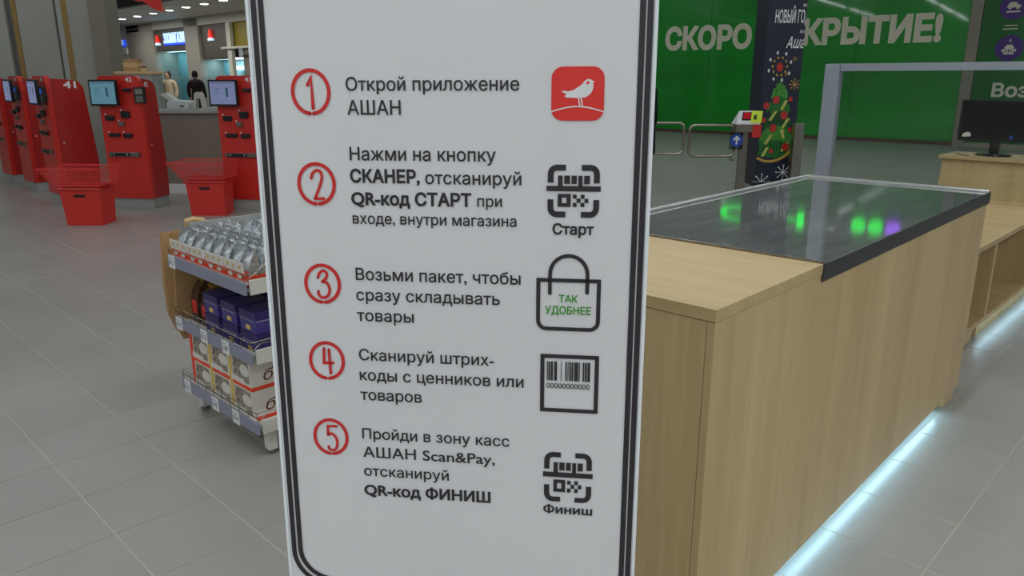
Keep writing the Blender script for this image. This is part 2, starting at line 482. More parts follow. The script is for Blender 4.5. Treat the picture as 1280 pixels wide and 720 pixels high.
# ---- hoarding wall at the far right: glossy green panels, grey post, skirting
WO = (19.5099, 12.0740, 0); WD = (0.0782136, -0.9969366)
wall = thing('wall_front', None, None, WO, WD); wall['kind'] = 'structure'
MB().box(-6.4, 16, 0.03, 0.15, 0, 5.4).build('backing', 'store_wall', wall)
seams = [-6.4, -4.0, -1.8, 0.55, 2.35, 4.42, 6.80]
for s0, s1 in zip(seams[:-1], seams[1:]):
    MB().box(s0 + 0.004, s1 - 0.004, 0, 0.03, 0.08, 3.88, 0.002).build('panel', 'green', wall)
for s0, s1 in ((7.03, 9.2), (9.2, 11.4), (11.4, 13.6)):
    MB().box(s0 + 0.004, s1 - 0.004, 0, 0.03, 0.08, 3.88, 0.002).build('panel', 'green_dark', wall)
MB().box(6.80, 7.03, -0.05, 0.03, 0, 3.88, 0.004).build('upright_post', 'wall_post', wall)
MB().box(-6.4, 6.8, -0.02, 0.03, 0, 0.075, 0.004).build('skirting', 'brown', wall)
MB().box(7.03, 13.6, -0.02, 0.03, 0, 0.075, 0.004).build('skirting', 'wall_post', wall)
MB().box(-6.4, 13.6, -0.04, 0.03, 3.88, 5.4, 0.004).build('fascia_band', 'store_wall', wall, label='plain grey band above the green panels')
text('СКОРО', -0.83, 1.74, 2.30, 0.57, 'letter_wall', wall, y=-0.002, bold=0.05, label='pale lettering reading СКОРО')
text('ОТКРЫТИЕ!', 2.05, 6.26, 2.345, 0.57, 'letter_wall', wall, y=-0.002, bold=0.05, label='pale lettering reading ОТКРЫТИЕ!')
text('Возврат', 7.43, 9.05, 1.11, 0.285, 'letter_wall', wall, y=-0.002, bold=0.03, label='pale lettering, its first letters Воз in view')
for (cx, cz, k) in ((7.60, 3.00, 0), (7.63, 2.14, 1), (8.5, 3.0, 0), (8.5, 2.14, 1)):
    Flat(-0.0015).disc(cx, cz, 0.27).build('round_print', 'purple', wall)
    f_ = Flat(-0.003)
    if k:   # a domed building pictogram with a digit above it
        f_.rect(cx - .10, cx + .10, cz - .13, cz - .10).rect(cx - .09, cx + .09, cz - .02, cz + .01)
        for t in (-.07, -.025, .02, .065): f_.rect(cx + t - .012, cx + t + .012, cz - .10, cz - .02)
        f_.poly([(cx - .09, cz + .01), (cx + .09, cz + .01), (cx + .05, cz + .07), (cx - .05, cz + .07)])
        f_.disc(cx - .11, cz - .05, .03, n=10).disc(cx + .11, cz - .05, .03, n=10).rect(cx - .012, cx + .012, cz + .12, cz + .19)
    else:   # a car over two lines
        f_.poly([(cx - .13, cz - .02), (cx + .13, cz - .02), (cx + .12, cz + .03), (cx + .07, cz + .04), (cx + .03, cz + .09), (cx - .08, cz + .09), (cx - .12, cz + .03)])
        f_.disc(cx - .07, cz - .03, .03, n=12).disc(cx + .07, cz - .03, .03, n=12).rect(cx - .13, cx + .13, cz - .12, cz - .09)
        Flat(-0.003).rect(cx - .12, cx + .12, cz - .40, cz - .38).rect(cx - .15, cx + .14, cz - .47, cz - .45).build('caption_line', 'letter_wall', wall)
    f_.build('pictogram', 'letter_wall', wall)

# lit sign on the band (seen mirrored in the steel worktop)
ls = thing('lit_wall_sign', 'lit green letters and round lamps high on the grey band above the green wall', 'sign',
           (WO[0] - 0.06, WO[1], 3.9), WD)
text('ОН', 1.25, 3.60, 0.06, 0.38, 'lit_green', ls, y=0, bold=0.0, depth=0.03, name='lit_letters')
for cx, m_ in ((4.99, 'lit_green'), (5.40, 'lit_green'), (5.80, 'lit_violet')):
    MB().prism([(cx + .17 * math.cos(k * PI / 12), .20 + .17 * math.sin(k * PI / 12)) for k in range(24)], 'y', -0.05, 0.0).build('round_lamp', m_, ls)

# wall between mall front and hoarding, hidden behind the sign from here
tag(MB().hexa([(12.5, 14.0, 0), (19.1, 18.3, 0), (19.1, 18.5, 0), (12.5, 14.2, 0), (12.5, 14.0, 5.4), (19.1, 18.3, 5.4), (19.1, 18.5, 5.4), (12.5, 14.2, 5.4)]).build('wall_middle', 'store_wall'), kind='structure')

# ---- pilaster wall at the left
pw = thing('wall_left', None, None, (4.08, 13.18, 0), (.697, -.717)); pw['kind'] = 'structure'
MB().box(-9, 0.225, 0.06, 0.30, 0, 5.4).build('backing', 'grey_dark', pw)
for (x0, x1) in ((-9, -3.9), (-3.86, -2.3), (-2.13, -1.05), (-0.872, -0.316), (-0.11, 0.229)):
    MB().box(x0, x1, 0, 0.06, 0, 5.4, 0.004).build('wall_panel', 'grey_wall', pw)
MB().box(-0.295, -0.218, 0.03, 0.06, 0, 5.4).build('wall_panel', 'plinth', pw)
for x0, x1 in ((-0.97, -0.895), (-0.218, -0.12), (-2.23, -2.155)):
    b = MB().box(x0, x1, 0.035, 0.06, 0, 5.4)
    z = 0.05
    while z < 5.3:       # twisted relief of the golden strip
        b.hexa([(x0, 0.028, z), (x1, 0.028, z + 0.05), (x1, 0.028, z + 0.075), (x0, 0.028, z + 0.025), (x0, 0.04, z), (x1, 0.04, z + 0.05), (x1, 0.04, z + 0.075), (x0, 0.04, z + 0.025)])
        z += 0.05
    b.build('gold_strip', 'gold', pw)
MB().box(0.23, 0.48, -0.06, 0.35, 0, 5.4, 0.005).build('column', 'grey_column', pw)

# ---- mall beyond: front wall, ceiling, bulkhead
mw = thing('wall_mall', None, None, (12.5, 0, 0), (0, -1)); mw['kind'] = 'structure'   # local x = -Y, local y = +X
def mx_(q): return q[0]
MB().box(-42, -14.0, 0.9, 1.1, 0, 3.6).build('backing', 'mall_wall', mw)
c0 = (-34.4458, 2.7111); c1 = (-31.7294, 2.6414); c2 = (-28.8965, 2.5688); c3 = (-27.7715, 2.5399); c4 = (-25.6366, 2.4851); c5 = (-25.3498, 2.4778); c6 = (-24.1907, 2.4480)
MB().box(-42, (-36.8314, 2.7723)[0], 0, 0.9, 0, 3.55).build('column', 'mall_wall', mw)
MB().box(c0[0], c1[0], 0, 0.9, 0, 3.55).build('column', 'mall_wall', mw)
MB().box(c2[0], c3[0], 0, 0.9, 0, 3.55).build('column', 'mall_wall', mw)
MB().box(c1[0], c2[0], 0.1, 0.4, (-30.1742, 2.5441)[1], 3.3).build('shop_header', 'header', mw)
MB().box(c3[0], c4[0], 0.1, 0.4, (-26.6561, 2.1941)[1], 3.3).build('shop_header', 'header', mw)
MB().box(-42, -14, 0, 0.9, 3.3, 3.6).build('top_band', 'mall_light', mw)
MB().box((-36.8314, 2.7723)[0], c0[0], 0.0, 0.9, 0, 3.3).build('recess_wall', 'mall_light', mw)
MB().box(c4[0], c5[0], 0.0, 0.12, 0, 3.3).build('mullion', 'mall_light', mw)
MB().box(c5[0], c6[0] + 1.5, 0.15, 0.3, (-24.8292, 2.5397)[1], 3.3).build('shop_header', 'olive', mw)
MB().box(c5[0], c6[0] + 1.5, 0.4, 0.5, 0, (-24.8292, 2.5397)[1]).build('shop_screen', 'counter_grey', mw)
MB().tube([(c4[0] - .3, -.05, (-25.0087, 2.4816)[1]), (c6[0] + 1, -.05, (-25.0087, 2.4816)[1])], 0.04).build('rail', 'mall_light', mw)
MB().box(c6[0] + 1.5, -14.0, 0, 0.9, 0, 3.55).build('column', 'mall_wall', mw)
for x0, x1, h in ((c1[0], c2[0], (-30.1742, 2.5441)[1]), (c3[0], c4[0], (-26.6561, 2.1941)[1])):
    MB().box(x0, x1, 0.85, 0.9, 0, h).build('shop_back', 'teal', mw)
    n_ = 3
    for k in range(n_):
        xa = x0 + (x1 - x0) * k / n_; xb = x0 + (x1 - x0) * (k + 1) / n_
        MB().box(xa + .02, xb - .02, 0.2, 0.22, 0, h - .04).build('pane', 'glass_teal', mw)
    MB().box(x0, x1, 0.17, 0.25, h - .06, h).build('transom', 'mall_light', mw)
    MB().box(x0 + .1, x1 - .1, 0.40, 0.60, h - .05, h - .01).build('shop_lamp', 'lamp', mw)
    ld = bpy.data.lights.new('shop_lamp', 'AREA'); ld.shape = 'RECTANGLE'; ld.size = x1 - x0 - .2; ld.size_y = .2; ld.energy = 25; ld.color = (.85, .97, 1)
    lo = bpy.data.objects.new('shop_light', ld); COL.objects.link(lo); lo.parent = mw; lo.location = ((x0 + x1) / 2, .5, h - .07)
lb = MB(); q0 = (-26.5023, 1.7937); q1 = (-25.4098, 1.9148)
lb.box(q0[0], c4[0], 0.6, 0.7, q0[1], q1[1]).build('light_bar', 'lit_white', mw)
tag(MB().box(9.6, 13.6, 14.2, 42, 3.6, 3.75).build('ceiling_mall', 'mall_light'), kind='structure')
tag(MB().box(9.4, 9.6, 14.2, 42, 3.6, 5.4).build('wall_bulkhead', 'grey_dark'), kind='structure')
MB().box(-33.6, -32.0, -1.6, -1.2, 3.575, 3.598).build('vent_slot', 'header', mw)

def mall_sign(name, label, q0, q1):
    return thing(name, label, 'sign', (12.5, -q0[0], q1[1]), (0, -1))
# illuminated shop signs
z0 = (-30.8577, 2.7356); z1 = (-28.6981, 3.0601)
t = thing('shop_sign', 'white lit lettering ЗООМАГАЗИН with a blue glow beside a red and white triangle', 'sign', (12.5, -(-31.6246, 2.7277)[0], (-31.6246, 2.7277)[1]), (0, -1))
L0 = (-31.6246, 2.7277)
MB().box((-30.9323, 2.7377)[0] - L0[0], (-28.7994, 2.6773)[0] - L0[0], 0.06, 0.12, -.02, z1[1] - L0[1] + .06).build('sign_board', 'lit_blue', t)
text('ЗООМАГАЗИН', (-30.8577, 2.7356)[0] - L0[0], (-28.8672, 2.6792)[0] - L0[0], 0.06, 0.36, 'lit_white', t, y=0.055, bold=0.012, depth=0.03, name='lit_letters')
def tri_logo(t, x, z, s):
    MB().prism([(x, z + .20 * s), (x + .5 * s, z + .20 * s), (x + .30 * s, z + .75 * s), (x + .2 * s, z + .75 * s)], 'y', 0.0, 0.08).build('logo_top', 'lit_red', t)
    MB().prism([(x - .06 * s, z + .15 * s), (x + .25 * s, z + .2 * s), (x + .56 * s, z + .15 * s), (x + .54 * s, z), (x + .25 * s, z + .06 * s), (x - .02 * s, z)], 'y', 0.0, 0.09).build('logo_base', 'lit_white', t)
tri_logo(t, 0.04, 0.0, 0.5)
L1 = (-27.0192, 2.7593)
t = thing('shop_emblem', 'small red and white lit triangle emblem on the dark shopfront right of the lettered one', 'sign', (12.5, -L1[0], L1[1]), (0, -1))
tri_logo(t, 0.0, 0.0, 0.5)
L2 = (-35.7812, 2.7778); L3 = (-34.5968, 3.0307)
t = thing('small_shop_sign', 'small blue lit sign at the far left end of the mall front', 'sign', (12.5, -L2[0], L2[1]), (0, -1))
MB().box(0, L3[0] - L2[0], -0.06, 0.0, 0, L3[1] - L2[1]).build('sign_board', 'lit_blue', t)
text('SALE', .08, L3[0] - L2[0] - .08, .08, .18, 'lit_white', t, y=-0.065, name='lettering')
L4 = (-35.8222, 2.4209); L5 = (-35.0768, 2.6953)
t = thing('red_shop_board', 'small red board below the blue lit sign', 'sign', (12.5, -L4[0], L4[1]), (0, -1))
MB().prism(rrect(0, L5[0] - L4[0], 0, L5[1] - L4[1], 0.1), 'y', -0.06, 0.0).build('board', 'ink_red2', t)
MB().box(L5[0] - L4[0] + .08, L5[0] - L4[0] + .6, -0.06, 0.0, .05, .3).build('white_card', 'white', t)

# ---- mall downlights
dl0 = Vector((11.133, 32.431)); dl1 = Vector((10.408, 21.314))
for k, px in enumerate((134, 150, 167, 186, 206, 228, 252, 279)):
    tt = (0.0, 0.17, 0.325, 0.475, 0.615, 0.745, 0.875, 1.0)[k]
    P_ = dl0.lerp(dl1, tt)
    t = thing('downlight', ('leftmost and farthest', 'second from the left', 'third from the left', 'fourth from the left', 'fifth from the left', 'sixth from the left', 'seventh from the left', 'rightmost and nearest')[k] + ' of the round white downlights in the mall ceiling', 'light', (P_.x, P_.y, 3.57), (1, 0), 'downlights in the mall ceiling')
    MB().lathe([(0.13, 0.0), (0.145, 0.012), (0.13, 0.03)], 0, 0).build('trim_ring', 'white', t)
    MB().lathe([(0.105, -0.012), (0.115, -0.004), (0.105, 0.004)], 0, 0).build('diffuser', 'spot_lamp', t)
    ld = bpy.data.lights.new('downlight_lamp', 'AREA'); ld.shape = 'DISK'; ld.size = 0.3; ld.energy = SPOT_W; ld.color = (1, 0.97, 0.9)
    lo = bpy.data.objects.new('lamp_light', ld); COL.objects.link(lo); lo.parent = t; lo.location = (0, 0, -0.03)
t_far = thing('downlight', 'round white mall downlight hidden behind the white instruction board', 'light', (10.1, 17.6, 3.57), (1, 0), 'downlights in the mall ceiling')
MB().lathe([(0.13, 0.0), (0.145, 0.012), (0.13, 0.03)], 0, 0).build('trim_ring', 'white', t_far)
MB().lathe([(0.105, -0.012), (0.115, -0.004), (0.105, 0.004)], 0, 0).build('diffuser', 'spot_lamp', t_far)

# ---- store ceiling lamps
def ceiling_lamp(x, y):
    LAMP_P = LAMP_W * (1.2 if x < 4 and y < 4 else 0.5)
    t = thing('ceiling_lamp', 'long white linear lamp hanging under the store ceiling', 'light', (x, y, 4.9), (1, 0), 'linear lamps under the store ceiling')
    MB().box(-2.9, 2.9, -0.05, 0.05, 0.02, 0.08, 0.008).build('housing', 'white', t)
    MB().box(-2.85, 2.85, -0.035, 0.035, 0.0, 0.02).build('diffuser', 'lamp', t)
    for sx_ in (-2, 2): MB().tube([(sx_, 0, 0.08), (sx_, 0, 0.5)], 0.004, 6).build('wire', 'brushed', t)
    ld = bpy.data.lights.new('linear_lamp', 'AREA'); ld.shape = 'RECTANGLE'; ld.size = 5.6; ld.size_y = 0.12; ld.energy = LAMP_P; ld.color = (0.97, 0.99, 1.0)
    lo = bpy.data.objects.new('lamp_light', ld); COL.objects.link(lo); lo.parent = t; lo.location = (0, 0, -0.01)
    lu = bpy.data.lights.new('added_up_fill', 'AREA'); lu.shape = 'RECTANGLE'; lu.size = 5.6; lu.size_y = 0.08; lu.energy = LAMP_P * .3; lu.color = (0.97, 0.99, 1.0)  # added upward fill to brighten ceiling and upper walls, not a known lamp part
    lo = bpy.data.objects.new('added_up_fill_light', lu); COL.objects.link(lo); lo.parent = t; lo.location = (0, 0, 0.09); lo.rotation_euler = (PI, 0, 0)
for x in (-12, -5.5, 1, 7.5, 14):
    for y in (-11, -7, -3, 1, 5, 9):
        ceiling_lamp(x, y)
for x, y in ((-5.5, 13), (1, 13), (7.2, 13), (15.5, 13.2)): ceiling_lamp(x, y)

# ================================================================== THE SIGN
sg = bpy.data.objects.new('instruction_sign', None); COL.objects.link(sg)
tag(sg, 'large white free-standing instruction board with five red-numbered steps and a black double border', 'sign')
su = Vector((0.6028215, -0.7978694, 0.0032548)); sv = Vector((0.0203716, 0.0194693, 0.9996029)); sn = su.cross(sv)
Ms = Matrix((su, -sn, sv)).transposed().to_4x4(); Ms.translation = (0.9018126, 1.0325689, 0.0)
sg.matrix_world = Ms
XL, XR, ZB, ZT = -0.3775, 0.357, 0.425, 2.0
MB().box(XL + .004, XR - .004, 0.001, 0.022, ZB + .004, ZT - .004).build('panel', 'sign_white', sg)
for nm, (x0, x1, z0_, z1_) in (('l', (XL, XL + .006, ZB, ZT)), ('r', (XR - .006, XR, ZB, ZT)), ('b', (XL + .006, XR - .006, ZB, ZB + .006)), ('t', (XL + .006, XR - .006, ZT - .006, ZT))):
    MB().box(x0, x1, -0.0015, 0.024, z0_, z1_, 0.0008).build('frame_rail', 'frame_white', sg)
for x in (XL + .10, XR - .10):
    MB().tube([(x, 0.035, 0.012), (x, 0.035, 1.7)], 0.011, 12).build('support_pole', 'tube', sg)
MB().box(XL + .02, XR - .02, -0.14, 0.18, 0.002, 0.012, 0.003).build('base_plate', 'brushed', sg)
Flat().line(rrect(-0.3622, 0.3435, 0.452, 1.96, 0.075, 10), 0.0102, closed=True).build('border_line', 'ink', sg)
Flat().line(rrect(-0.3484, 0.3307, 0.4655, 1.946, 0.068, 10), 0.0102, closed=True).build('border_line', 'ink', sg)

def ln(body, l, r, z_cap, bold=0, m='ink', lab=None):
    (x0, za), (x1, zb) = l, r
    text(body, x0, x1, (za + zb) / 2, z_cap, m, sg, bold=bold)
R_ = 0.0245
ln('Открой приложение', (-0.1973, 1.4792), (0.1203, 1.4804), 0.0235, 0.011)
ln('АШАН', (-0.1965, 1.4372), (-0.0961, 1.4376), 0.0255, 0.011)
ln('Нажми на кнопку', (-0.1962, 1.3550), (0.0779, 1.3548), 0.0240, 0.011)
ln('СКАНЕР,', (-0.1975, 1.3146), (-0.0643, 1.3139), 0.0238, 0.034)
ln('отсканируй', (-0.0542, 1.3126), (0.1244, 1.3131), 0.0232, 0.011)
ln('QR-код СТАРТ', (-0.1974, 1.2716), (0.0320, 1.2733), 0.0236, 0.034)
ln('при', (0.0428, 1.2723), (0.0887, 1.2726), 0.0205, 0.011)
ln('входе, внутри магазина', (-0.1966, 1.2359), (0.1157, 1.2367), 0.0205, 0.011)
ln('Возьми пакет, чтобы', (-0.1960, 1.1271), (0.1235, 1.1265), 0.0236, 0.011)
ln('сразу складывать', (-0.1970, 1.0854), (0.0843, 1.0866), 0.0232, 0.011)
ln('товары', (-0.1977, 1.0445), (-0.0840, 1.0449), 0.0232, 0.011)
ln('Сканируй штрих-', (-0.1974, 0.9623), (0.0722, 0.9654), 0.0232, 0.011)
ln('коды с ценников или', (-0.1980, 0.9221), (0.1300, 0.9215), 0.0232, 0.011)
ln('товаров', (-0.1984, 0.8796), (-0.0728, 0.8803), 0.0232, 0.011)
ln('Пройди в зону касс', (-0.1988, 0.7963), (0.1026, 0.7956), 0.0226, 0.011)
ln('АШАН Scan&Pay,', (-0.1990, 0.7552), (0.0730, 0.7555), 0.0226, 0.011)
ln('отсканируй', (-0.1988, 0.7126), (-0.0215, 0.7148), 0.0224, 0.011)
ln('QR-код ФИНИШ', (-0.2004, 0.6713), (0.0636, 0.6700), 0.0230, 0.034)
ln('Старт', (0.1821, 1.2241), (0.2576, 1.2249), 0.0195, 0.03)
ln('Финиш', (0.1708, 0.6571), (0.2690, 0.6570), 0.0175, 0.03)
ln('ТАК', (0.1957, 1.0954), (0.2312, 1.0957), 0.0140, 0.018, 'ink_green')
ln('УДОБНЕЕ', (0.1701, 1.0721), (0.2560, 1.0730), 0.0150, 0.018, 'ink_green')
ln('00000000000', (0.1743, 0.9237), (0.2574, 0.9239), 0.0110, 0.004)

# numbered circles, each with a small gap at its foot
def number(c, rx, rz, digit, strokes, k):
    cx, cz = c
    pts = []
    for i in range(41):
        t = -PI / 2 + 0.10 + i / 40 * (2 * PI - 0.20)
        pts.append((cx + rx * math.cos(t), cz + rz * math.sin(t)))
    Flat().line(pts, 0.0068).build('number_ring', 'ink_red', sg)
    f_ = Flat(-0.001)
    for st in strokes: f_.line([(cx + (.03 + x * .82) * rx, cz + z * .95 * rz) for x, z in st], k)
    f_.build('numeral', 'ink_red', sg, label='red numeral ' + digit)
def curve(pts, n=5):
    out = []
    P = [pts[0]] + list(pts) + [pts[-1]]
    for i in range(1, len(P) - 2):
        for k in range(n):
            t = k / n; a_, b_, c_, d_ = [Vector(q) for q in P[i - 1:i + 3]]
            out.append(tuple(0.5 * ((2 * b_) + (c_ - a_) * t + (2 * a_ - 5 * b_ + 4 * c_ - d_) * t * t + (3 * b_ - a_ - 3 * c_ + d_) * t ** 3)))
    out.append(tuple(pts[-1])); return out
number((-0.2642, 1.4774), 0.0345, 0.0385, '1', [[(-.22, .34), (.03, .70), (.07, -.78)]], 0.0066)
number((-0.2636, 1.3097), 0.0345, 0.0375, '2', [curve([(-.38, .30), (-.25, .58), (.05, .72), (.32, .60), (.34, .25), (.1, -.25), (-.2, -.78)]), [(-.2, -.78), (.42, -.76)]], 0.0055)
number((-0.2636, 1.1166), 0.0338, 0.0370, '3', [curve([(-.35, .35), (-.22, .60), (.05, .75), (.30, .62), (.25, .35), (-.05, .12)]), curve([(-.05, .12), (.3, .05), (.46, -.3), (.3, -.68), (-.1, -.78), (-.35, -.62), (-.36, -.42)])], 0.0055)
number((-0.2642, 0.9595), 0.0338, 0.0372, '4', [[(-.2, .72), (-.26, -.14), (.42, -.12)], [(.16, .66), (.2, -.74)]], 0.0058)
number((-0.2653, 0.7955), 0.0340, 0.0372, '5', [[(.42, .68), (-.22, .66), (-.24, .12)], curve([(-.24, .12), (.05, .2), (.36, -.05), (.42, -.5), (.2, -.8), (-.15, -.8), (-.25, -.62)])], 0.0055)

# red app tile with the bird
b0 = (0.1771, 1.4279); b1 = (0.2695, 1.5200)
def U(c, r): return (b0[0] + (c - 83) / (278 - 83) * (b1[0] - b0[0]), b0[1] + (262 - r) / (262 - 65) * (b1[1] - b0[1]))
Flat().poly(rrect(b0[0], b1[0], b0[1], b1[1], 0.020, 6)).build('app_tile', 'ink_red2', sg)
bird = [(242, 120), (234, 116), (226, 111), (214, 111), (205, 117), (198, 127), (185, 137), (165, 150), (145, 155), (120, 152), (128, 161), (142, 165), (132, 171), (136, 177), (160, 178), (190, 180), (213, 175), (228, 163), (236, 148), (238, 132), (235, 126)]
f_ = Flat(-0.0012).poly([U(*q) for q in bird])
f_.line([U(183, 176), U(190, 212)], 0.0022).line([U(193, 176), U(200, 212)], 0.0022)
f_.line([U(84 + k * 19.3, 229 - 19 * math.sin(PI * k / 10)) for k in range(11)], 0.0022, caps=False)
f_.build('bird_emblem', 'ink_white', sg)
Flat(-0.0015).disc(*U(217, 124), 0.0028, n=12).build('bird_eye', 'ink_red2', sg)

# scanning pictogram
def scan_icon(q0, q1):
    (x0, z0_), (x1, z1_) = q0, q1
    W_, H_ = x1 - x0, z1_ - z0_
    def P(u_, v_): return (x0 + u_ * W_, z1_ - v_ * H_)
    f_ = Flat(); t_ = 0.112 * W_
    r_ = 0.12
    def br(cx, cz, sx, sz):
        pts = [(cx, cz + sz * .29)] + [(cx + sx * r_ * (1 - math.cos(k / 5 * PI / 2)), cz + sz * r_ * (1 - math.sin(k / 5 * PI / 2))) for k in range(6)] + [(cx + sx * .29, cz)]
        f_.line([P(*q) for q in pts], t_, caps=False)
    br(.06, .05, 1, 1); br(.94, .05, -1, 1); br(.06, .95, 1, -1); br(.94, .95, -1, -1)
    def R2(u0, u1, v0, v1): a_, b_ = P(u0, v1), P(u1, v0); f_.rect(a_[0], b_[0], a_[1], b_[1])
    R2(-.02, 1.02, .40, .50)
    R2(.20, .29, .20, .42); R2(.32, .43, .20, .36); R2(.46, .56, .20, .36); R2(.59, .67, .20, .42); R2(.70, .81, .20, .36)
    R2(.20, .45, .55, .62); R2(.20, .45, .73, .80); R2(.20, .28, .62, .73); R2(.37, .45, .62, .73)
    for u_, v_ in ((.49, .56), (.64, .56), (.565, .64), (.715, .64), (.49, .72), (.64, .72)): R2(u_, u_ + .075, v_, v_ + .08)
    f_.build('scan_pictogram', 'ink', sg)
scan_icon((0.1721, 1.2562), (0.2662, 1.3502))
scan_icon((0.1714, 0.6830), (0.2661, 0.7900))

# bag pictogram
g0 = (0.1570, 1.0433); g1 = (0.2696, 1.1374)
f_ = Flat().line(rrect(g0[0], g1[0], g0[1], g1[1], 0.016, 6, (1, 1, 0, 0)), 0.0075, closed=True)
h0, h1 = (0.1787, 1.1097), (0.2481, 1.1120); zc = (0.2120, 1.1491)[1]; rx_ = (h1[0] - h0[0]) / 2; cx_ = (h0[0] + h1[0]) / 2; rz_ = (0.2114, 1.1843)[1] - zc
f_.line([h0] + [(cx_ - rx_ * math.cos(k / 14 * PI), zc + rz_ * math.sin(k / 14 * PI)) for k in range(15)] + [h1], 0.0070, caps=False)
f_.build('bag_pictogram', 'ink', sg)
# barcode pictogram
g0 = (0.1662, 0.8788); g1 = (0.2699, 0.9886)
f_ = Flat().line([(g0[0], g0[1]), (g1[0], g0[1]), (g1[0], g1[1]), (g0[0], g1[1])], 0.0078, closed=True)
k0 = (0.1748, 0.9395); k1 = (0.2574, 0.9780)
for c0_, c1_ in ((105, 109), (112, 118), (121, 129), (134, 145), (178, 183), (187, 190), (194, 200), (203, 209), (213, 228), (231, 235), (246, 252), (255, 262), (265, 275)):
    u0 = (c0_ - 105) / 170; u1 = (c1_ - 105) / 170; w_ = k1[0] - k0[0]
    f_.rect(k0[0] + u0 * w_, k0[0] + u1 * w_, k0[1], k1[1])
f_.build('barcode_pictogram', 'ink', sg)
Flat().rect(k0[0] + .32 * (k1[0] - k0[0]), k0[0] + .35 * (k1[0] - k0[0]), k0[1], k1[1]).build('barcode_bar', 'ink_grey', sg)

# ================================================================== PACKING COUNTER
ang = 0.022
ct = thing('packing_counter', 'pale wood checkout counter with a steel worktop and blue-white light strip beneath', 'counter',
           (1.49, 0.818, 0), (math.cos(ang), math.sin(ang)))
L_, Wd = 2.51, 0.84
MB().box(0, L_ - .004, 0.0, 0.02, 0.055, 0.968, 0.0012).build('side_panel', 'wood_upright', ct)
MB().box(0.0, 0.02, 0.0215, Wd, 0.055, 0.968, 0.0012).build('end_panel', 'wood_upright', ct)
MB().box(L_ - .024, L_ - .004, 0.0215, Wd, 0.055, 0.968, 0.0012).build('end_panel', 'wood_upright', ct)
MB().box(0.0215, L_ - .026, Wd - .02, Wd, 0.055, 0.968, 0.0012).build('side_panel', 'wood_upright', ct)
MB().box(-.003, 0.60, -.003, Wd + .003, 0.970, 1.0, 0.0012).build('worktop', 'wood_across', ct)
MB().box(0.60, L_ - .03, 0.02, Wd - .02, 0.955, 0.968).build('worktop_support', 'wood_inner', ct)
# steel tray: plate, rolled rims, hanging flange
MB().box(0.602, L_, 0.0, Wd, 0.985, 0.999).build('steel_plate', 'steel', ct)
MB().box(0.598, L_ + .003, -0.008, -0.001, 0.950, 1.001, 0.001).build('steel_flange', 'dark_steel', ct)
MB().tube([(0.602, Wd, 1.002), (L_, Wd, 1.002)], 0.010, 10).build('steel_rim', 'rim_steel', ct, True)
MB().tube([(L_, Wd, 1.002), (L_, 0.0, 1.002)], 0.010, 10).build('steel_rim', 'rim_steel', ct, True)
MB().box(L_ - .002, L_ + .006, 0, Wd, 0.950, 1.0).build('steel_flange', 'dark_steel', ct)
MB().box(0.602, 0.610, 0, Wd, 0.999, 1.006, 0.001).build('steel_rim', 'brushed', ct)
MB().box(0.08, L_ - .26, 0.10, Wd - .08, 0, 0.055).build('plinth', 'plinth', ct)
MB().box(L_ - .20, L_ - .05, 0.004, 0.07, 0, 0.054, 0.002).build('foot', 'wood_upright', ct)
MB().box(0.05, L_ - .25, 0.024, 0.046, 0.040, 0.054).build('light_strip', 'led', ct)
ld = bpy.data.lights.new('strip_lamp', 'AREA'); ld.shape = 'RECTANGLE'; ld.size = L_ - .35; ld.size_y = 0.02; ld.energy = LED_W; ld.color = (0.48, 0.80, 1.0)
lo = bpy.data.objects.new('strip_light', ld); COL.objects.link(lo); lo.parent = ct; lo.location = (L_ / 2 - .1, 0.016, 0.048); lo.rotation_euler = (math.radians(-38), 0, 0)

# ================================================================== CASHIER BENCH
cb = thing('cashier_bench', 'low pale wood bench with open shelves and a raised back behind the packing counter', 'counter', (4.70, 1.03, 0), (1, 0))
MB().box(0, 3.4, 0, 0.80, 0.570, 0.600, 0.0012).build('bench_top', 'wood_across', cb)
MB().box(0, 3.4, 0.0, 0.78, 0.095, 0.120, 0.0012).build('bottom_shelf', 'wood_across', cb)
for x in (0.0, 0.40, 1.45, 2.5, 3.38):
    MB().box(x, x + 0.045, 0.004, 0.76, 0.120, 0.570, 0.001).build('divider', 'wood_upright', cb)
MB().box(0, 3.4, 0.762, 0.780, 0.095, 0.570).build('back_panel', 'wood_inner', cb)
MB().box(0.36, 3.2, 0.025, 0.70, 0, 0.094, 0.001).build('plinth', 'wood_upright', cb)
MB().box(0.06, 0.26, 0.025, 0.70, 0, 0.094, 0.001).build('plinth', 'wood_upright', cb)
rb = MB().prism([(1.90, 0.6005), (2.31, 0.6005), (2.31, 0.905), (1.925, 0.905)], 'y', -0.02, 0.77, 0.001).build('raised_back', 'wood_upright', cb)
MB().box(1.88, 2.33, -0.03, 0.785, 0.905, 0.928, 0.001).build('raised_top', 'wood_across', cb)
ld = bpy.data.lights.new('strip_lamp', 'AREA'); ld.shape = 'RECTANGLE'; ld.size = 2.7; ld.size_y = 0.02; ld.energy = LED_W * 0.8; ld.color = (0.48, 0.80, 1.0)
lo = bpy.data.objects.new('strip_light', ld); COL.objects.link(lo); lo.parent = cb; lo.location = (1.7, 0.010, 0.089); lo.rotation_euler = (math.radians(-38), 0, 0)
MB().box(0.30, 3.1, 0.013, 0.023, 0.091, 0.0945).build('light_strip', 'led', cb)
MB().tube([(1.95, 0.60, 0.930), (1.99, 0.66, 0.931), (2.05, 0.70, 0.932), (2.15, 0.74, 0.932)], 0.003, 6).build('cable', 'black', cb)

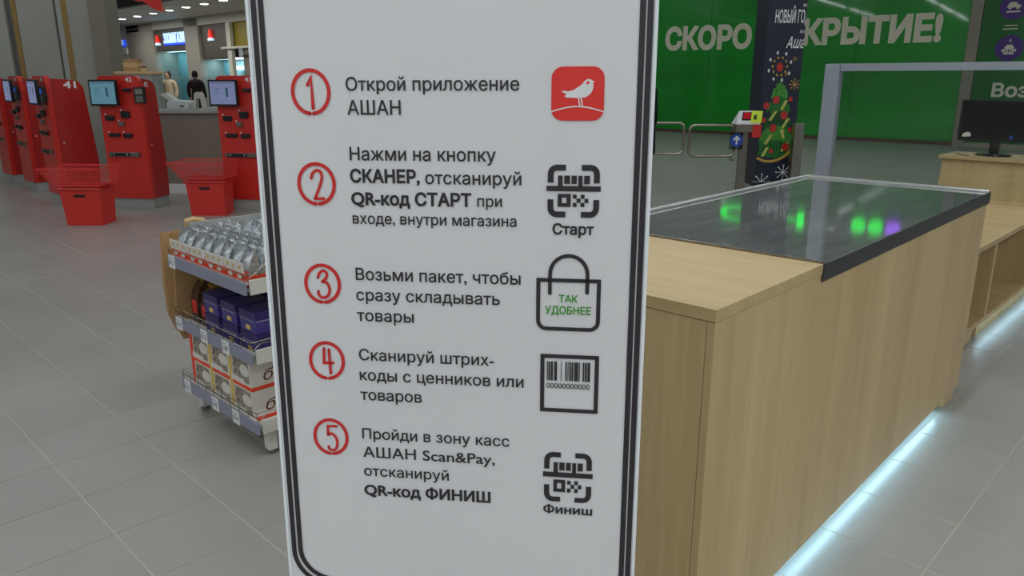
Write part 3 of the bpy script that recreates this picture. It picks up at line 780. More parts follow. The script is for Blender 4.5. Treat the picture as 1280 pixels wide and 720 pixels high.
# monitor on the raised back
mo = thing('monitor', 'black flat monitor on an oval foot standing on the raised pale wood back', 'monitor', (6.79, 1.50, 0.928), (0, -1))
MB().prism(rrect(-0.26, 0.26, 0.105, 0.415, 0.008, 3), 'y', -0.02, 0.025, 0.003).build('casing', 'black', mo)
Flat(-0.0205).rect(-0.245, 0.245, 0.125, 0.40).build('display', 'black_gloss', mo)
MB().hexa([(-.03, 0, .01), (.03, 0, .01), (.03, .035, .01), (-.03, .035, .01), (-.035, .0, .13), (.035, .0, .13), (.035, .035, .13), (-.035, .035, .13)]).build('neck', 'black_gloss', mo)
b = MB().lathe([(0.12, 0.001), (0.125, 0.006), (0.118, 0.013), (0.03, 0.018)], 0, 0, 28).build('foot', 'black_gloss', mo, True)
b.scale = (1, 0.72, 1)
Flat(-0.0212).poly([(-.225, .135), (-.165, .14), (-.168, .165), (-.19, .175), (-.222, .160)]).build('sticker', 'tray_white', mo, 'small pale sticker')
Flat(-0.0212).disc(0.105, 0.145, 0.014).build('badge', 'blue_sign', mo, 'small blue badge')

# glass screen with metal frame between counter and bench
gs = thing('glass_screen', 'grey metal framed clear glass screen rising behind the steel worktop', 'screen', (4.27, 1.79, 0), (0, -1))
MB().box(-0.0, 0.078, -0.03, 0.03, 0.0, 1.575, 0.003).build('post', 'alu', gs)
MB().box(1.35, 1.428, -0.03, 0.03, 0.0, 1.575, 0.003).build('post', 'alu', gs)
MB().box(0.079, 1.349, -0.02, 0.02, 1.537, 1.575, 0.002).build('top_rail', 'alu', gs)
MB().box(0.079, 1.349, -0.004, 0.004, 0.93, 1.536).build('pane', 'glass', gs)

# ================================================================== GATES AND BANNER COLUMN
gp = thing('gate_post', 'stainless entrance gate post with a red screen head, lime label and blue arrow sign', 'gate', (9.60, 5.115, 0), (.7, -.714))
MB().box(0.0, 0.10, -0.05, 0.05, 0, 0.81, 0.004).build('pole', 'brushed', gp)
MB().box(-0.04, 0.14, -0.07, 0.07, 0, 0.012, 0.003).build('base_plate', 'brushed', gp)
MB().hexa([(-.09, -.12, .81), (.13, -.12, .81), (.13, .12, .81), (-.09, .12, .81), (-.09, -.12, .91), (.13, -.12, .91), (.13, .12, .91), (-.09, .12, .91)]).build('head_base', 'brushed', gp)
MB().hexa([(-.09, -.12, .911), (.22, -.12, .911), (.22, .13, .911), (-.09, .13, .911), (-.09, -.12, .925), (.22, -.12, .925), (.26, .10, 1.08), (.0, .10, 1.08)]).build('sloped_head', 'white', gp)
hm = Matrix.Translation((0.03, -0.122, 0.925))
sl = Vector((0, .22, .155)).normalized()
def onslope(name, m_, u0, u1, v0, v1, lift=0.004, lab=None):
    me = bpy.data.meshes.new(name); vs = []
    nrm = Vector((0, -sl.z, sl.y))
    for (u_, v_) in ((u0, v0), (u1, v0), (u1, v1), (u0, v1)):
        vs.append(Vector((u_ + v_ * .3, -.12, .925)) + sl * v_ + nrm * lift)
    me.from_pydata([tuple(q) for q in vs], [], [(0, 1, 2, 3)]); me.materials.append(MT[m_])
    o = bpy.data.objects.new(name, me); COL.objects.link(o); o.parent = gp; return tag(o, lab)
onslope('bezel', 'black', -.03, .09, .06, .235)
onslope('display', 'screen_red', -.015, .08, .09, .22, .006, 'red lit display')
onslope('label_plate', 'lime', .09, .235, .0, .26, .005, 'lime green label')
onslope('label_mark', 'tree_deep', .125, .165, .07, .17, .007)
MB().box(0.131, 0.25, -.10, .10, .74, .910, .004).build('side_box', 'red_box', gp, label='red box under the lime label')
MB().box(-.15, 0.03, -0.060, -0.052, 0.58, 0.805, 0.001).build('clear_plate', 'glass_smoke', gp)
Flat(-.0615).disc(-.055, .70, .088).build('arrow_disc', 'blue_sign', gp)
f_ = Flat(-.0625).rect(-.066, -.044, .645, .73).poly([(-.055, .762), (-.105, .712), (-.09, .697), (-.055, .733), (-.02, .697), (-.005, .712)])
f_.build('arrow', 'ink_white', gp, 'white upward arrow')

def gate_loop(x0, x1, z0_, z1_, r=.07):
    pts = rrect(x0, x1, z0_, z1_, r, 5)
    return [(q[0], 0, q[1]) for q in pts]
g1_ = thing('swing_gate', 'stainless tube barrier gate attached to the post with the red screen', 'gate', (9.52, 5.20, 0), (.7, -.714))
MB().tube(gate_loop(-0.56, 0.05, .485, .895), .018, 10, True).build('tube_frame', 'tube', g1_, True)
g2_ = thing('swing_gate', 'stainless tube barrier gate half hidden behind the white instruction board', 'gate', (8.78, 5.93, 0), (.7, -.714))
MB().tube(gate_loop(-0.56, 0.40, .515, .925), .018, 10, True).build('tube_frame', 'tube', g2_, True)
MB().box(-.66, -.56, -.05, .05, 0, 1.0, .004).build('pole', 'brushed', g2_)
for g_ in (g1_,):
    MB().box(0.0, 0.06, -.03, .03, 0.42, 0.467, .004).build('hinge_block', 'brushed', g_)
po = thing('steel_post', 'plain stainless square post right of the dark tree column', 'post', (10.40, 4.72, 0), (.7, -.714))
MB().box(0, .13, 0, .12, 0, .90, .004).build('body', 'brushed', po)
MB().box(-.01, .15, -.03, .14, 0, .012, .003).build('base_plate', 'dark_steel', po)

bc = thing('banner_column', 'tall navy square column printed with a Christmas tree and НОВЫЙ ГОД', 'column', (10.318, 5.214, 0), (.7, -.714))
BW = 0.525
MB().box(0, BW, 0, BW, 0, 4.6, .003).build('body', 'navy', bc)
MB().box(-.02, BW + .02, -.02, BW + .02, 0, .06, .004).build('foot', 'black', bc)
def B2(q): return (q[0] * 1.0 + 0.03 * (q[1] - .1), q[1])   # keeps the print square on the face
cl = BW - .004
text('НОВЫЙ ГОД', .10, .565, 2.235, .165, 'ink_white', bc, y=-.002, bold=.02, clip=cl, label='white lettering НОВЫЙ ГОД running off the edge')
text('вместе', .455, .62, 2.10, .05, 'ink_white', bc, y=-.002, clip=cl)
text('вот', .47, .56, 2.44, .05, 'ink_white', bc, y=-.002, clip=cl)
text('Ашан', .28, .60, 1.905, .15, 'ink_white', bc, y=-.002, bold=.012, clip=cl, slant=.2, label='white lettering Ашан running off the edge')
# tree print: tiers of leaves, baubles, star, garland
tx = .25
for k, (z_, hw) in enumerate(((1.30, .10), (1.12, .16), (.92, .21), (.72, .235), (.52, .245))):
    f1 = Flat(-.002 - .0002 * k)
    n = 5 + k
    for i in range(n):
        u_ = (i + .5) / n * 2 - 1
        cx = tx + u_ * hw * .8; top = z_ + .12 * (1 - u_ * u_)
        f1.poly([(cx - hw * .16 + u_ * .05, z_ - .10 - .03 * (i % 2)), (cx + hw * .16 + u_ * .05, z_ - .05), (cx + .04, top), (cx - .02, top + .03)])
    f1.build('tree_leaves', ('tree_light', 'tree_green', 'tree_deep')[k % 3], bc)
Flat(-.0015).poly([(tx, 1.52), (tx + .07, 1.3), (tx + .14, 1.0), (tx + .24, .62), (tx + .22, .44), (tx, .40), (tx - .2, .44), (tx - .235, .60), (tx - .12, 1.0), (tx - .07, 1.3)]).build('tree_shape', 'tree_green', bc)
f1 = Flat(-.0034)
for (x, z_, d) in ((.20, 1.05, .10), (.38, .95, .08), (.30, .80, -.09), (.40, .62, .09), (.16, .72, .09), (.33, 1.2, .06), (.12, .55, .07)):
    f1.poly([(x, z_), (x + .05, z_ + .01), (x + .02 - d * .6, z_ - .13), (x - .015 - d * .6, z_ - .12)])
f1.build('tree_ribbons', 'tree_yellow', bc)
f1 = Flat(-.004)
for x, z_, r_ in ((.08, 1.13, .042), (.21, 1.21, .048), (.41, 1.22, .030), (.34, 1.0, .05), (.20, .82, .05), (.06, .93, .03), (.40, .56, .05), (.44, .80, .03), (.20, .50, .03)): f1.disc(x, z_, r_, r_ * 1.15, 14)
f1.build('baubles', 'bauble', bc)
f1 = Flat(-.004)
for k in range(10):
    t = 2 * PI * k / 10; f1.disc(tx - .03 + .10 * math.cos(t), 1.66 + .12 * math.sin(t), .013, .018, 8)
f1.build('star_dots', 'print_gold', bc)
f1 = Flat(-.004)
for k in range(8):
    t = 2 * PI * k / 8 + .3; f1.poly([(tx - .03 + .155 * math.cos(t) + dx, 1.66 + .19 * math.sin(t) + dz) for dx, dz in ((0, .03), (.018, 0), (0, -.03), (-.018, 0))])
f1.build('star_sparks', 'ink_white', bc)
Flat(-.0042).disc(tx - .03, 1.65, .045, .06, 14).build('star_heart', 'bauble', bc)
Flat(-.0042).line(curve([(.005, .405), (.12, .36), (.26, .365), (.40, .43), (cl - .01, .56)]), .035, caps=False).build('garland', 'print_gold', bc)
def flake(cx, cz, r_, m_='ink_white'):
    f1 = Flat(-.002)
    for k in range(4):
        t = PI * k / 4; f1.line([(cx - r_ * math.cos(t), cz - r_ * math.sin(t)), (cx + r_ * math.cos(t), cz + r_ * math.sin(t))], r_ * .10, caps=False)
    for k in range(8):
        t = PI * k / 4; f1.disc(cx + r_ * math.cos(t), cz + r_ * math.sin(t), r_ * .12, n=8)
    f1.build('snowflake', m_, bc)
flake(.40, .20, .10); flake(.10, .06, .11); flake(.45, 1.42, .07, 'print_gold'); flake(.42, 1.76, .03, 'print_gold'); flake(.33, 1.56, .03, 'print_gold')

# ================================================================== CHECKOUT KIOSKS
KW, KD, KH = 0.53, 0.47, 1.53
def kiosk(loc, xd, label, num, screen='screen_teal', KD=0.38, md=0.05):
    t = thing('self_checkout', label, 'kiosk', loc, xd, 'red self-checkout kiosks')
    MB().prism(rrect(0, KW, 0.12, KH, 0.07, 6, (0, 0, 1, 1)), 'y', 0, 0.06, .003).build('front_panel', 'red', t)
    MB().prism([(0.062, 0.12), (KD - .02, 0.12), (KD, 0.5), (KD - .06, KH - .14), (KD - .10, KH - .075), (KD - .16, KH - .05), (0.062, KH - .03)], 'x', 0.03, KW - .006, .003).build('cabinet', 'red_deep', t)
    MB().box(0.015, KW - .015, 0.02, KD - .03, 0, 0.119, .003).build('plinth', 'plinth', t)
    # touch screen, on a bracket
    MB().box(0.05, 0.12, -0.06, 0.0, 1.29, 1.35).build('bracket', 'black', t)
    mn = MB().prism(rrect(-0.085 + md, 0.255 + md, 1.195, 1.485, 0.012, 3), 'y', -0.10, -0.06, .004).build('touch_screen', 'black', t)
    Flat(-.1012).rect(-.065 + md, .235 + md, 1.218, 1.465).build('display', screen, mn)
    mk = 'screen_mark'
    Flat(-.1018).rect(-.05, .22, 1.445, 1.452).rect(.12, .15, 1.30, 1.40).rect(-.02, .05, 1.39, 1.395).rect(-.02, .05, 1.36, 1.365).rect(-.02, .05, 1.33, 1.335).rect(.06, .09, 1.24, 1.245).build('display_marks', mk, mn)
    mn.children[-1].location = (md, 0, 0); mn.children[-1]['kind'] = 'stuff'
    cx_ = max(0, md - .1)
    # scanner, printer slots and readers
    MB().box(.34, .43, -.05, 0, 1.355, 1.39, .006).build('camera_head', 'black', t)
    for (x0, x1, z0_, z1_, n) in ((.07, .17, 1.03, 1.085, 'card_slot'), (.27, .37, 1.06, 1.135, 'coin_slot'), (.225, .29, .965, 1.015, 'code_reader'), (.085, .22, .845, .885, 'note_slot'), (.27, .37, .835, .885, 'coin_slot')):
        s_ = MB().box(x0, x1, -.035, 0, z0_, z1_, .008).build(n, 'black' if n != 'code_reader' else 'grey_dark', t)
        Flat(-.002).disc(x0 - .01, z1_ + .012, .010, n=12).build('indicator', 'white', s_)
    tb = MB().box(.05, .44, -.025, 0, .615, .665, .003).build('receipt_bar', 'brushed', t)
    MB().box(.09, .32, -.032, -.0255, .622, .658).build('receipt_slot', 'black', tb)
    Flat(-.033).disc(.12, .64, .008, n=10).disc(.29, .64, .008, n=10).build('indicator', 'white', tb)
    # card terminal at the right edge
    MB().box(KW - .02, KW + .02, -.03, 0, 1.28, 1.33).build('terminal_arm', 'black', t)
    te = MB().box(KW - .045, KW + .085, -.065, -.031, 1.225, 1.405, .006).build('card_terminal', 'black', t)
    Flat(-.066).rect(KW - .025, KW + .065, 1.325, 1.385).build('display', 'screen_blue' if xd[0] == 0 else 'grey_column', te)
    Flat(-.066).rect(KW - .025, KW + .065, 1.24, 1.31).build('keypad', 'grey_dark', te)
    if num:
        text(num, .36, .445, 1.465, .05, 'ink_white', t, y=-.002, bold=.02)
        if xd[0] != 0:
            n2 = text(num, 0, .08, 0, .055, 'ink_white', t, y=0, bold=.02)
            n2.location = (KW - .0045, 0.09, 1.41); n2.rotation_euler = (0, 0, PI / 2)
        else:
            n2 = text(num, 0, .14, 0, .08, 'ink_white', t, y=0, bold=.03)
            n2.location = (KW - .0045, 0.19, 1.39); n2.rotation_euler = (0, 0, PI / 2)
    MB().box(KW - .006, KW - .003, .10, .115, .74, .755).build('lock', 'white', t)
    return t
kiosk((3.147, 9.775, 0), (.605, -.796), 'red self-checkout kiosk 42 with a teal screen, facing the camera by the grey service counter', '42')
kiosk((4.06, 8.71, 0), (.605, -.796), 'red self-checkout kiosk with a lilac screen, cut by the left edge of the white board', '43', 'screen_lilac')
kiosk((2.79, 10.93, 0), (0, -1), 'red self-checkout kiosk seen from its side with a large 41', '41', 'screen_lilac', .47, .24)
kiosk((2.90, 12.50, 0), (0, -1), 'red self-checkout kiosk mostly behind the side of kiosk 41', '40', 'screen_lilac', .45, .24)
kiosk((2.92, 13.72, 0), (0, -1), 'farthest red self-checkout kiosk, at the left edge of the picture', '39', 'screen_lilac', .30, .24)

# ================================================================== BASKET BOXES
def basket_box(loc, label):
    t = thing('basket_stand', label, 'basket', loc, (.69, -.724), 'red basket boxes')
    W_, D_, H_ = .43, .30, .385
    b = MB()
    b.hexa([(.03, .02, 0), (W_ - .02, .02, 0), (W_ - .02, D_ - .02, 0), (.03, D_ - .02, 0), (0, 0, H_), (W_, 0, H_), (W_, D_, H_), (0, D_, H_)])
    b.build('box', 'red_box', t)
    MB().tube([(-.012, -.012, H_), (W_ + .012, -.012, H_), (W_ + .012, D_ + .012, H_), (-.012, D_ + .012, H_)], .012, 8, True).build('rim', 'red_box', t)
    MB().prism(rrect(.15, .27, H_ - .085, H_ - .06, .012, 4), 'y', -.004, .02).build('hand_slot', 'black', t)
    # open wire basket on top, wider at its mouth
    z0_, z1_ = H_ + .035, H_ + .215
    def ringp(k):   # k 0 bottom .. 1 top
        return [(-.02 - .13 * k, -.03 - .06 * k), (W_ + .03 + .02 * k, -.03 - .06 * k), (W_ + .03 + .02 * k, D_ + .03 + .05 * k), (-.02 - .13 * k, D_ + .03 + .05 * k)]
    wb = MB()
    for k in (0, 1):
        wb.tube([(q[0], q[1], z0_ + (z1_ - z0_) * k) for q in ringp(k)], .006, 6, True)
    bk = wb.build('wire_basket', 'red_wire', t)
    wr = MB()
    for k in (.15, .3, .45, .6, .75, .9):
        wr.tube([(q[0], q[1], z0_ + (z1_ - z0_) * k) for q in ringp(k)], .0024, 4, True)
    A0, A1 = ringp(0), ringp(1)
    for e in range(4):
        n = 22 if e % 2 == 0 else 14
        for i in range(n):
            u_ = i / n
            p0 = Vector(A0[e]).lerp(Vector(A0[(e + 1) % 4]), u_); p1 = Vector(A1[e]).lerp(Vector(A1[(e + 1) % 4]), u_)
            wr.tube([(p0.x, p0.y, z0_), (p1.x, p1.y, z1_)], .0022, 4)
    for i in range(1, 14):
        p0 = Vector(A0[0]).lerp(Vector(A0[1]), i / 14); p1 = Vector(A0[3]).lerp(Vector(A0[2]), i / 14)
        wr.tube([(p0.x, p0.y, z0_), (p1.x, p1.y, z0_)], .0022, 4)
    o = wr.build('wires', 'red_wire', bk, kind='stuff')
    MB().box(.02, W_ - .02, .02, D_ - .02, H_, z0_ - .006, .004).build('inner_liner', 'red_deep', t)
basket_box((2.369, 8.946, 0), 'red box with a hand slot and wire basket, in front of kiosk 41')
basket_box((3.542, 8.582, 0), 'red box with a hand slot and wire basket, behind the wheeled goods rack')

# ================================================================== SERVICE COUNTER
sc_ = thing('service_counter', 'long grey-brown service counter with pale edge and low glass rail', 'counter', (3.98, 10.62, 0), (.7, -.714))
MB().box(0, 3.2, 0.03, 0.70, 0.13, 1.055, .002).build('front_panel', 'counter_grey', sc_)
MB().box(0, 3.2, 0.01, 0.69, 0, 0.128, .002).build('baseboard', 'white', sc_)
MB().box(-.02, 3.22, -.01, 0.72, 1.056, 1.095, .003).build('top', 'plinth', sc_)
MB().box(0.16, 3.2, 0.10, 0.11, 1.097, 1.50).build('glass_rail', 'glass', sc_)
MB().box(0.16, 3.2, 0.095, 0.115, 1.50, 1.51).build('rail_cap', 'plinth', sc_)
def at_counter(x, y=0.35): return (3.98 + .7 * x + .714 * y, 10.62 - .714 * x + .7 * y, 1.096)
t = thing('printer', 'white desktop printer on the service counter beside kiosk 42', 'printer', at_counter(.12), (.7, -.714))
MB().prism([(0, 0.0), (.30, 0), (.30, .085), (.27, .11), (.05, .12), (.0, .09)], 'y', 0, .25, .006).build('body', 'white', t)
MB().box(.18, .24, -.004, 0, .03, .05).build('button_panel', 'black', t)
MB().hexa([(.02, .05, .115), (.10, .05, .118), (.10, .2, .118), (.02, .2, .115), (-.10, .05, .20), (-.02, .05, .215), (-.02, .2, .215), (-.10, .2, .20)]).build('paper_tray', 'tray_white', t)
t = thing('paper_stand', 'pale arched stand on the service counter between the two white machines', 'stand', at_counter(.48), (.7, -.714))
ar = [(0, 0), (.03, .20), (.05, .225), (.11, .225), (.13, .20), (.16, 0), (.12, 0), (.105, .14), (.055, .14), (.04, 0)]
MB().prism(ar, 'y', 0, .10, .003).build('arch', 'tray_white', t)
t = thing('printer', 'white low box machine on the service counter near kiosk 43', 'printer', at_counter(.73), (.7, -.714))
MB().prism([(0, 0), (.26, 0), (.26, .09), (.23, .115), (.02, .115), (0, .09)], 'y', 0, .22, .006).build('body', 'tray_white', t)
MB().box(-.06, -.01, .03, .1, 0, .02, .003).build('paper_roll', 'white', t)
t = thing('price_card', 'blue and pink upright card on the service counter behind the kiosk 42 terminal', 'card', at_counter(.02, .10), (.7, -.714))
MB().box(0, .09, 0, .012, 0, .22, .002).build('card', 'blue_sign', t)
Flat(-.001).disc(.045, .15, .03).rect(.03, .06, .03, .10).build('print', 'ink_red', t)
# tall cabinet behind the counter with boxes on it
cbp = Vector((4.25, 12.30))
t = thing('storage_cabinet', 'pale cabinet behind kiosk 42 carrying small boxes', 'cabinet', (cbp.x, cbp.y, 0), (.7, -.714))
MB().box(0, .52, 0, .35, 0, 1.56, .003).build('body', 'plinth', t)
MB().box(-.02, .54, -.02, .37, 1.56, 1.60, .003).build('top', 'kraft_light', t)
for k, (dx, h, w_, m_) in enumerate(((.06, .06, .22, 'kraft'), (.06, .06, .21, 'kraft_light'), (.07, .05, .19, 'kraft'))):
    q = (cbp.x + .7 * dx + .2 * .714, cbp.y - .714 * dx + .2 * .7 - .0, 1.601 + .061 * k)
    b = thing('small_carton', ('lowest', 'middle', 'topmost')[k] + ' of three small brown cartons stacked on the pale cabinet behind kiosk 42', 'box', q, (.7, -.714), 'cartons on the cabinet')
    MB().box(0, w_, -.08, .1, 0, h, .002).build('carton_body', m_, b)
    MB().box(w_ / 2 - .012, w_ / 2 + .012, -.0815, .1015, h - .004, h + .0008).build('tape', 'tray_white', b)
q = (cbp.x + .7 * .36 + .714 * .1, cbp.y - .714 * .36 + .7 * .1, 1.601)
b = thing('small_jar', 'small pale jar with a dark lid on the right end of the cabinet top', 'jar', q, (.7, -.714))
MB().lathe([(.04, 0), (.045, .02), (.04, .05)], 0, 0, 14).build('glass_body', 'kraft_light', b, True)
MB().lathe([(.042, .05), (.042, .065), (.03, .07)], 0, 0, 14).build('lid', 'maroon', b, True)

# ---- red hanging ornament at the top left
hp = Vector((4.05, 8.55))
t = thing('hanging_ornament', 'red curved hanging ornament above kiosk 42, cut by the top edge', 'decoration', ((0.5965, 2.3389)[0] * .605 + 3.147, -(0.5965, 2.3389)[0] * .796 + 9.775, 2.36), (.605, -.796))
og = (0.5965, 2.3389)
def oc(q): return (q[0] - og[0], q[1] - 2.36)
sh = [oc((0.5559, 2.5879)), oc((0.5775, 2.3392)), oc((0.6328, 2.3260)), oc((0.6897, 2.3254)), oc((0.7415, 2.2872)), oc((0.8117, 2.2447)), oc((0.9114, 2.2102)), oc((0.8954, 2.2689)), oc((0.8899, 2.3355)), oc((0.9315, 2.5822))]
MB().prism(sh, 'y', 0, .05, .004).build('ribbon_shape', 'red', t)
MB().tube([(.17, .025, .3), (.17, .025, 3.0)], .004, 6).build('cord', 'brushed', t)

# ================================================================== GOODS RACK
# local x runs from the near corner away from the camera side (+Y world), local y into the rack (+X world)
rk = thing('goods_rack', 'white wheeled three-tier goods rack with grey price rails and wire fences', 'rack', (1.30, 2.70, 0), (1, 0))
RX, RY = 0.62, 0.70     # size along world X and Y
for (z_, key) in ((0.115, 'b'), (0.415, 'm'), (0.70, 't')):
    sh_ = MB().box(0.012, RX, 0, RY, z_ + .005, z_ + .02).box(0.0, 0.0119, 0, RY, z_ + .035, z_ + .045).build('shelf_board', 'shelf_white', rk)
    MB().box(0.0125, RX, -.012, -.0005, z_ - .005, z_ + .055, .002).build('shelf_end', 'shelf_white', rk)
    for k in range(3): pass
    fa = MB().box(-.012, 0.0, -.010, RY, z_ - .002, z_ + .048, .002).build('price_rail', 'fascia', rk)
    wf = MB()
    if key != 't':
        zt = z_ + .088
        wf.tube([(-.004, 0, z_ + .045), (-.004, 0, zt), (-.004, RY, zt), (-.004, RY, z_ + .045)], .0022, 6)
        wf.tube([(-.004, 0, z_ + .068), (-.004, RY, z_ + .068)], .0018, 6)
        for k in range(1, 9): wf.tube([(-.004, RY * k / 9, z_ + .045), (-.004, RY * k / 9, zt)], .0016, 5)
        wf.tube([(-.004, 0, zt), (RX, 0, zt)], .0022, 6).tube([(.12, 0, z_ + .05), (.06, 0, zt), (.0, .0, z_ + .05)], .0018, 5)
    else:
        wf.tube([(-.004, 0, z_ + .045), (-.004, 0, z_ + .075), (-.004, RY, z_ + .075), (-.004, RY, z_ + .045)], .0018, 6)
        wf.tube([(-.004, 0, z_ + .075), (.15, 0, z_ + .075), (RX, 0, z_ + .075)], .0018, 6)
        wf.tube([(.0, 0, z_ + .05), (.09, -.002, z_ + .11), (.2, 0, z_ + .12)], .0018, 6)
    wf.build('wire_fence', 'tube', rk)
MB().box(RX - .02, RX + .02, RY + .013, RY + .05, .05, .90, .003).build('upright', 'shelf_white', rk)
MB().box(0.30, 0.34, 0.02, 0.06, .05, .11, .003).build('upright', 'shelf_white', rk)
MB().box(RX, RX + .03, 0, RY, .10, .86, .003).build('back_panel', 'shelf_white', rk)
MB().box(0.10, RX, RY + .0005, RY + .012, .70, .875, .002).build('end_rail', 'plinth', rk)
for x, y in ((.06, .02), (.06, RY - .06), (RX - .06, .02), (RX - .06, RY - .06)):
    MB().box(x - .02, x + .02, y - .012, y + .03, .02, .112, .004).build('foot_bracket', 'shelf_white', rk)
    MB().lathe([(.016, .0), (.02, .004), (.018, .019)], x, y + .01, 12).build('foot_pad', 'grey_dark', rk)
# price tags (children of the rack: they clip into its rails)
for (y, z_, s_) in ((RY - .05, .70, '12'), (RY - .05, .415, '49'), (.40, .415, '13'), (.20, .415, '38'), (RY - .06, .115, '22'), (.36, .115, '45'), (.17, .115, '54')):
    tg = MB().box(-.0155, -.0125, y - .03, y + .03, z_ - .006, z_ + .052, .0006).build('price_tag', 'white', rk)
    n2 = text(s_, -.012, .022, 0, .02, 'ink', tg, y=0); n2.location = (-.0162, y, z_ + .012); n2.rotation_euler = (0, 0, -PI / 2)
    n3 = Flat(0).rect(-.024, -.016, .0, .02).rect(-.024, .01, .028, .032).build('tag_print', 'ink_grey', tg); n3.location = (-.0162, y, z_ + .010); n3.rotation_euler = (0, 0, -PI / 2)
RO = Vector((1.30, 2.70))
def rk_at(x, y, z): return (RO.x + x, RO.y + y, z)

# top tier: display trays of foil sachets
ztop = .7205
def tray_thing(n):
    t = thing('sachet_tray', '', 'food')
    b = MB()
    D_, W_ = .28, .165
    b.box(0, D_, 0, W_, 0, .004)
    b.hexa([(0, 0, .004), (.004, 0, .004), (.004, W_, .004), (0, W_, .004), (-.006, 0, .066), (-.002, 0, .066), (-.002, W_, .066), (-.006, W_, .066)])
    b.box(D_ - .004, D_, 0, W_, .004, .06).box(0, D_, 0, .003, .004, .045).box(0, D_, W_ - .003, W_, .004, .045)
    b.build('tray', 'tray_red', t)
    MB().hexa([(-.0085, .002, .058), (-.0070, .002, .058), (-.0070, W_ - .002, .058), (-.0085, W_ - .002, .058), (-.013, .0, .100), (-.010, .0, .100), (-.010, W_, .100), (-.013, W_, .100)]).build('tray_lip', 'tray_white', t)
    f1 = MB()
    for k in range(3):
        f1.ball((-.0128, .03 + .05 * k, .082), .0075, .2, 1, 1, 8)
    f1.build('lip_print', 'print_gold', t, kind='stuff')
    f1 = MB()
    for k in range(2): f1.box(-.0085, -.0060, .03 + .075 * k, .06 + .075 * k, .034, .050)
    f1.build('tray_print', 'tray_white', t, kind='stuff')
    # two rows of three plump sachets, crimped at the top
    for r_ in range(5):
        for c_ in range(2):
            x0 = .02 + r_ * .052; y0 = .004 + c_ * .079
            prof = [(.006, .004), (.020, .014), (.027, .06), (.022, .10), (.010, .125), (.003, .136), (.002, .148)]
            bm_ = MB(); rows = []
            for (hw, zz) in prof:
                jx = random.uniform(-.003, .003); ln_ = .030 * zz / .14
                rows.append([bm_.bm.verts.new((x0 + ln_ + hw * sx_ + jx + .004 * math.sin(40 * zz + 3 * yy), y0 + yy * .078, zz + random.uniform(-.005, .005) * (zz > .08))) for (sx_, yy) in ((-.8, .02), (-1.15, .35), (-1.1, .65), (-.8, .98), (.8, .98), (1.1, .65), (1.15, .35), (.8, .02))])
            for A_, B_ in zip(rows[:-1], rows[1:]):
                for k in range(8): bm_.bm.faces.new((A_[k], A_[(k + 1) % 8], B_[(k + 1) % 8], B_[k]))
            bm_.bm.faces.new(rows[0]); bm_.bm.faces.new(list(reversed(rows[-1])))
            bm_.build('sachet', 'foil', t, True)
    return t
tr0 = tray_thing(0)
names_y = ('nearest the camera', 'second from near end', 'third from near end', 'far end')
for j in range(2):
    for k in range(4):
        t = tr0 if (j, k) == (0, 0) else copy_tree(tr0)
        t.location = rk_at(.012 + j * .30, .008 + k * .172, ztop)
        t['label'] = 'orange tray of silver foil sachets, rack top, ' + ('front row, ' if j == 0 else 'back row, ') + names_y[k]
        t['group'] = 'sachet trays on the top shelf'

# middle tier: gift jars and violet boxes
def gift_pack(y, s_, lab):
    t = thing('gift_pack', lab, 'food', rk_at(.06, y, .4355), (1, 0), 'dark gift packs on the middle shelf')
    MB().prism([(0, 0), (.10, 0), (.11, .10 * s_), (.085, .16 * s_), (.05, .185 * s_), (.02, .16 * s_), (0, .10 * s_)], 'y', 0, .085, .006).build('wrapper', 'choc', t)
    MB().box(-.002, .004, .02, .065, .04, .10 * s_, .001).build('label_patch', 'ink_red', t)
    MB().tube([(.05, .04, .18 * s_), (.02, .02, .21 * s_), (.05, .05, .2 * s_), (.08, .07, .21 * s_), (.05, .04, .18 * s_)], .006, 6).build('bow', 'print_gold', t)
gift_pack(.60, 1.0, 'dark brown wrapped gift pack at the far end of the middle shelf')
gift_pack(.50, .92, 'dark brown wrapped gift pack beside the violet boxes')
def violet(x, y, z_, lab, sx=.15, sy=.13, sz=.085):
    t = thing('violet_box', lab, 'box', rk_at(x, y, z_), (1, 0), 'violet boxes on the middle shelf')
    MB().box(0, sx, 0, sy, 0, sz, .002).build('carton_body', 'violet_box', t)
    MB().box(-.002, sx + .002, -.002, sy + .002, sz * .72, sz + .003, .002).build('lid', 'violet_dark', t)
    MB().box(-.003, -.0005, sy * .35, sy * .6, sz * .15, sz * .35).build('label_patch', 'stripe_yellow', t)
    MB().box(-.0028, -.0024, .004, sy - .004, sz * .60, sz * .64).box(.004, sx - .004, -.0008, -.0003, sz * .60, sz * .64).build('pale_line', 'ink_grey', t)
for x, cn in ((.03, 'front'), (.22, 'back')):
    for y, yn in ((.335, 'beside the gift packs'), (.17, 'in the middle'), (.008, 'at the near end')):
        for k in range(2):
            violet(x, y, .4355 + k * .090, '%s violet carton in the %s row of the middle shelf, %s' % (('lower', 'upper')[k], cn, yn))

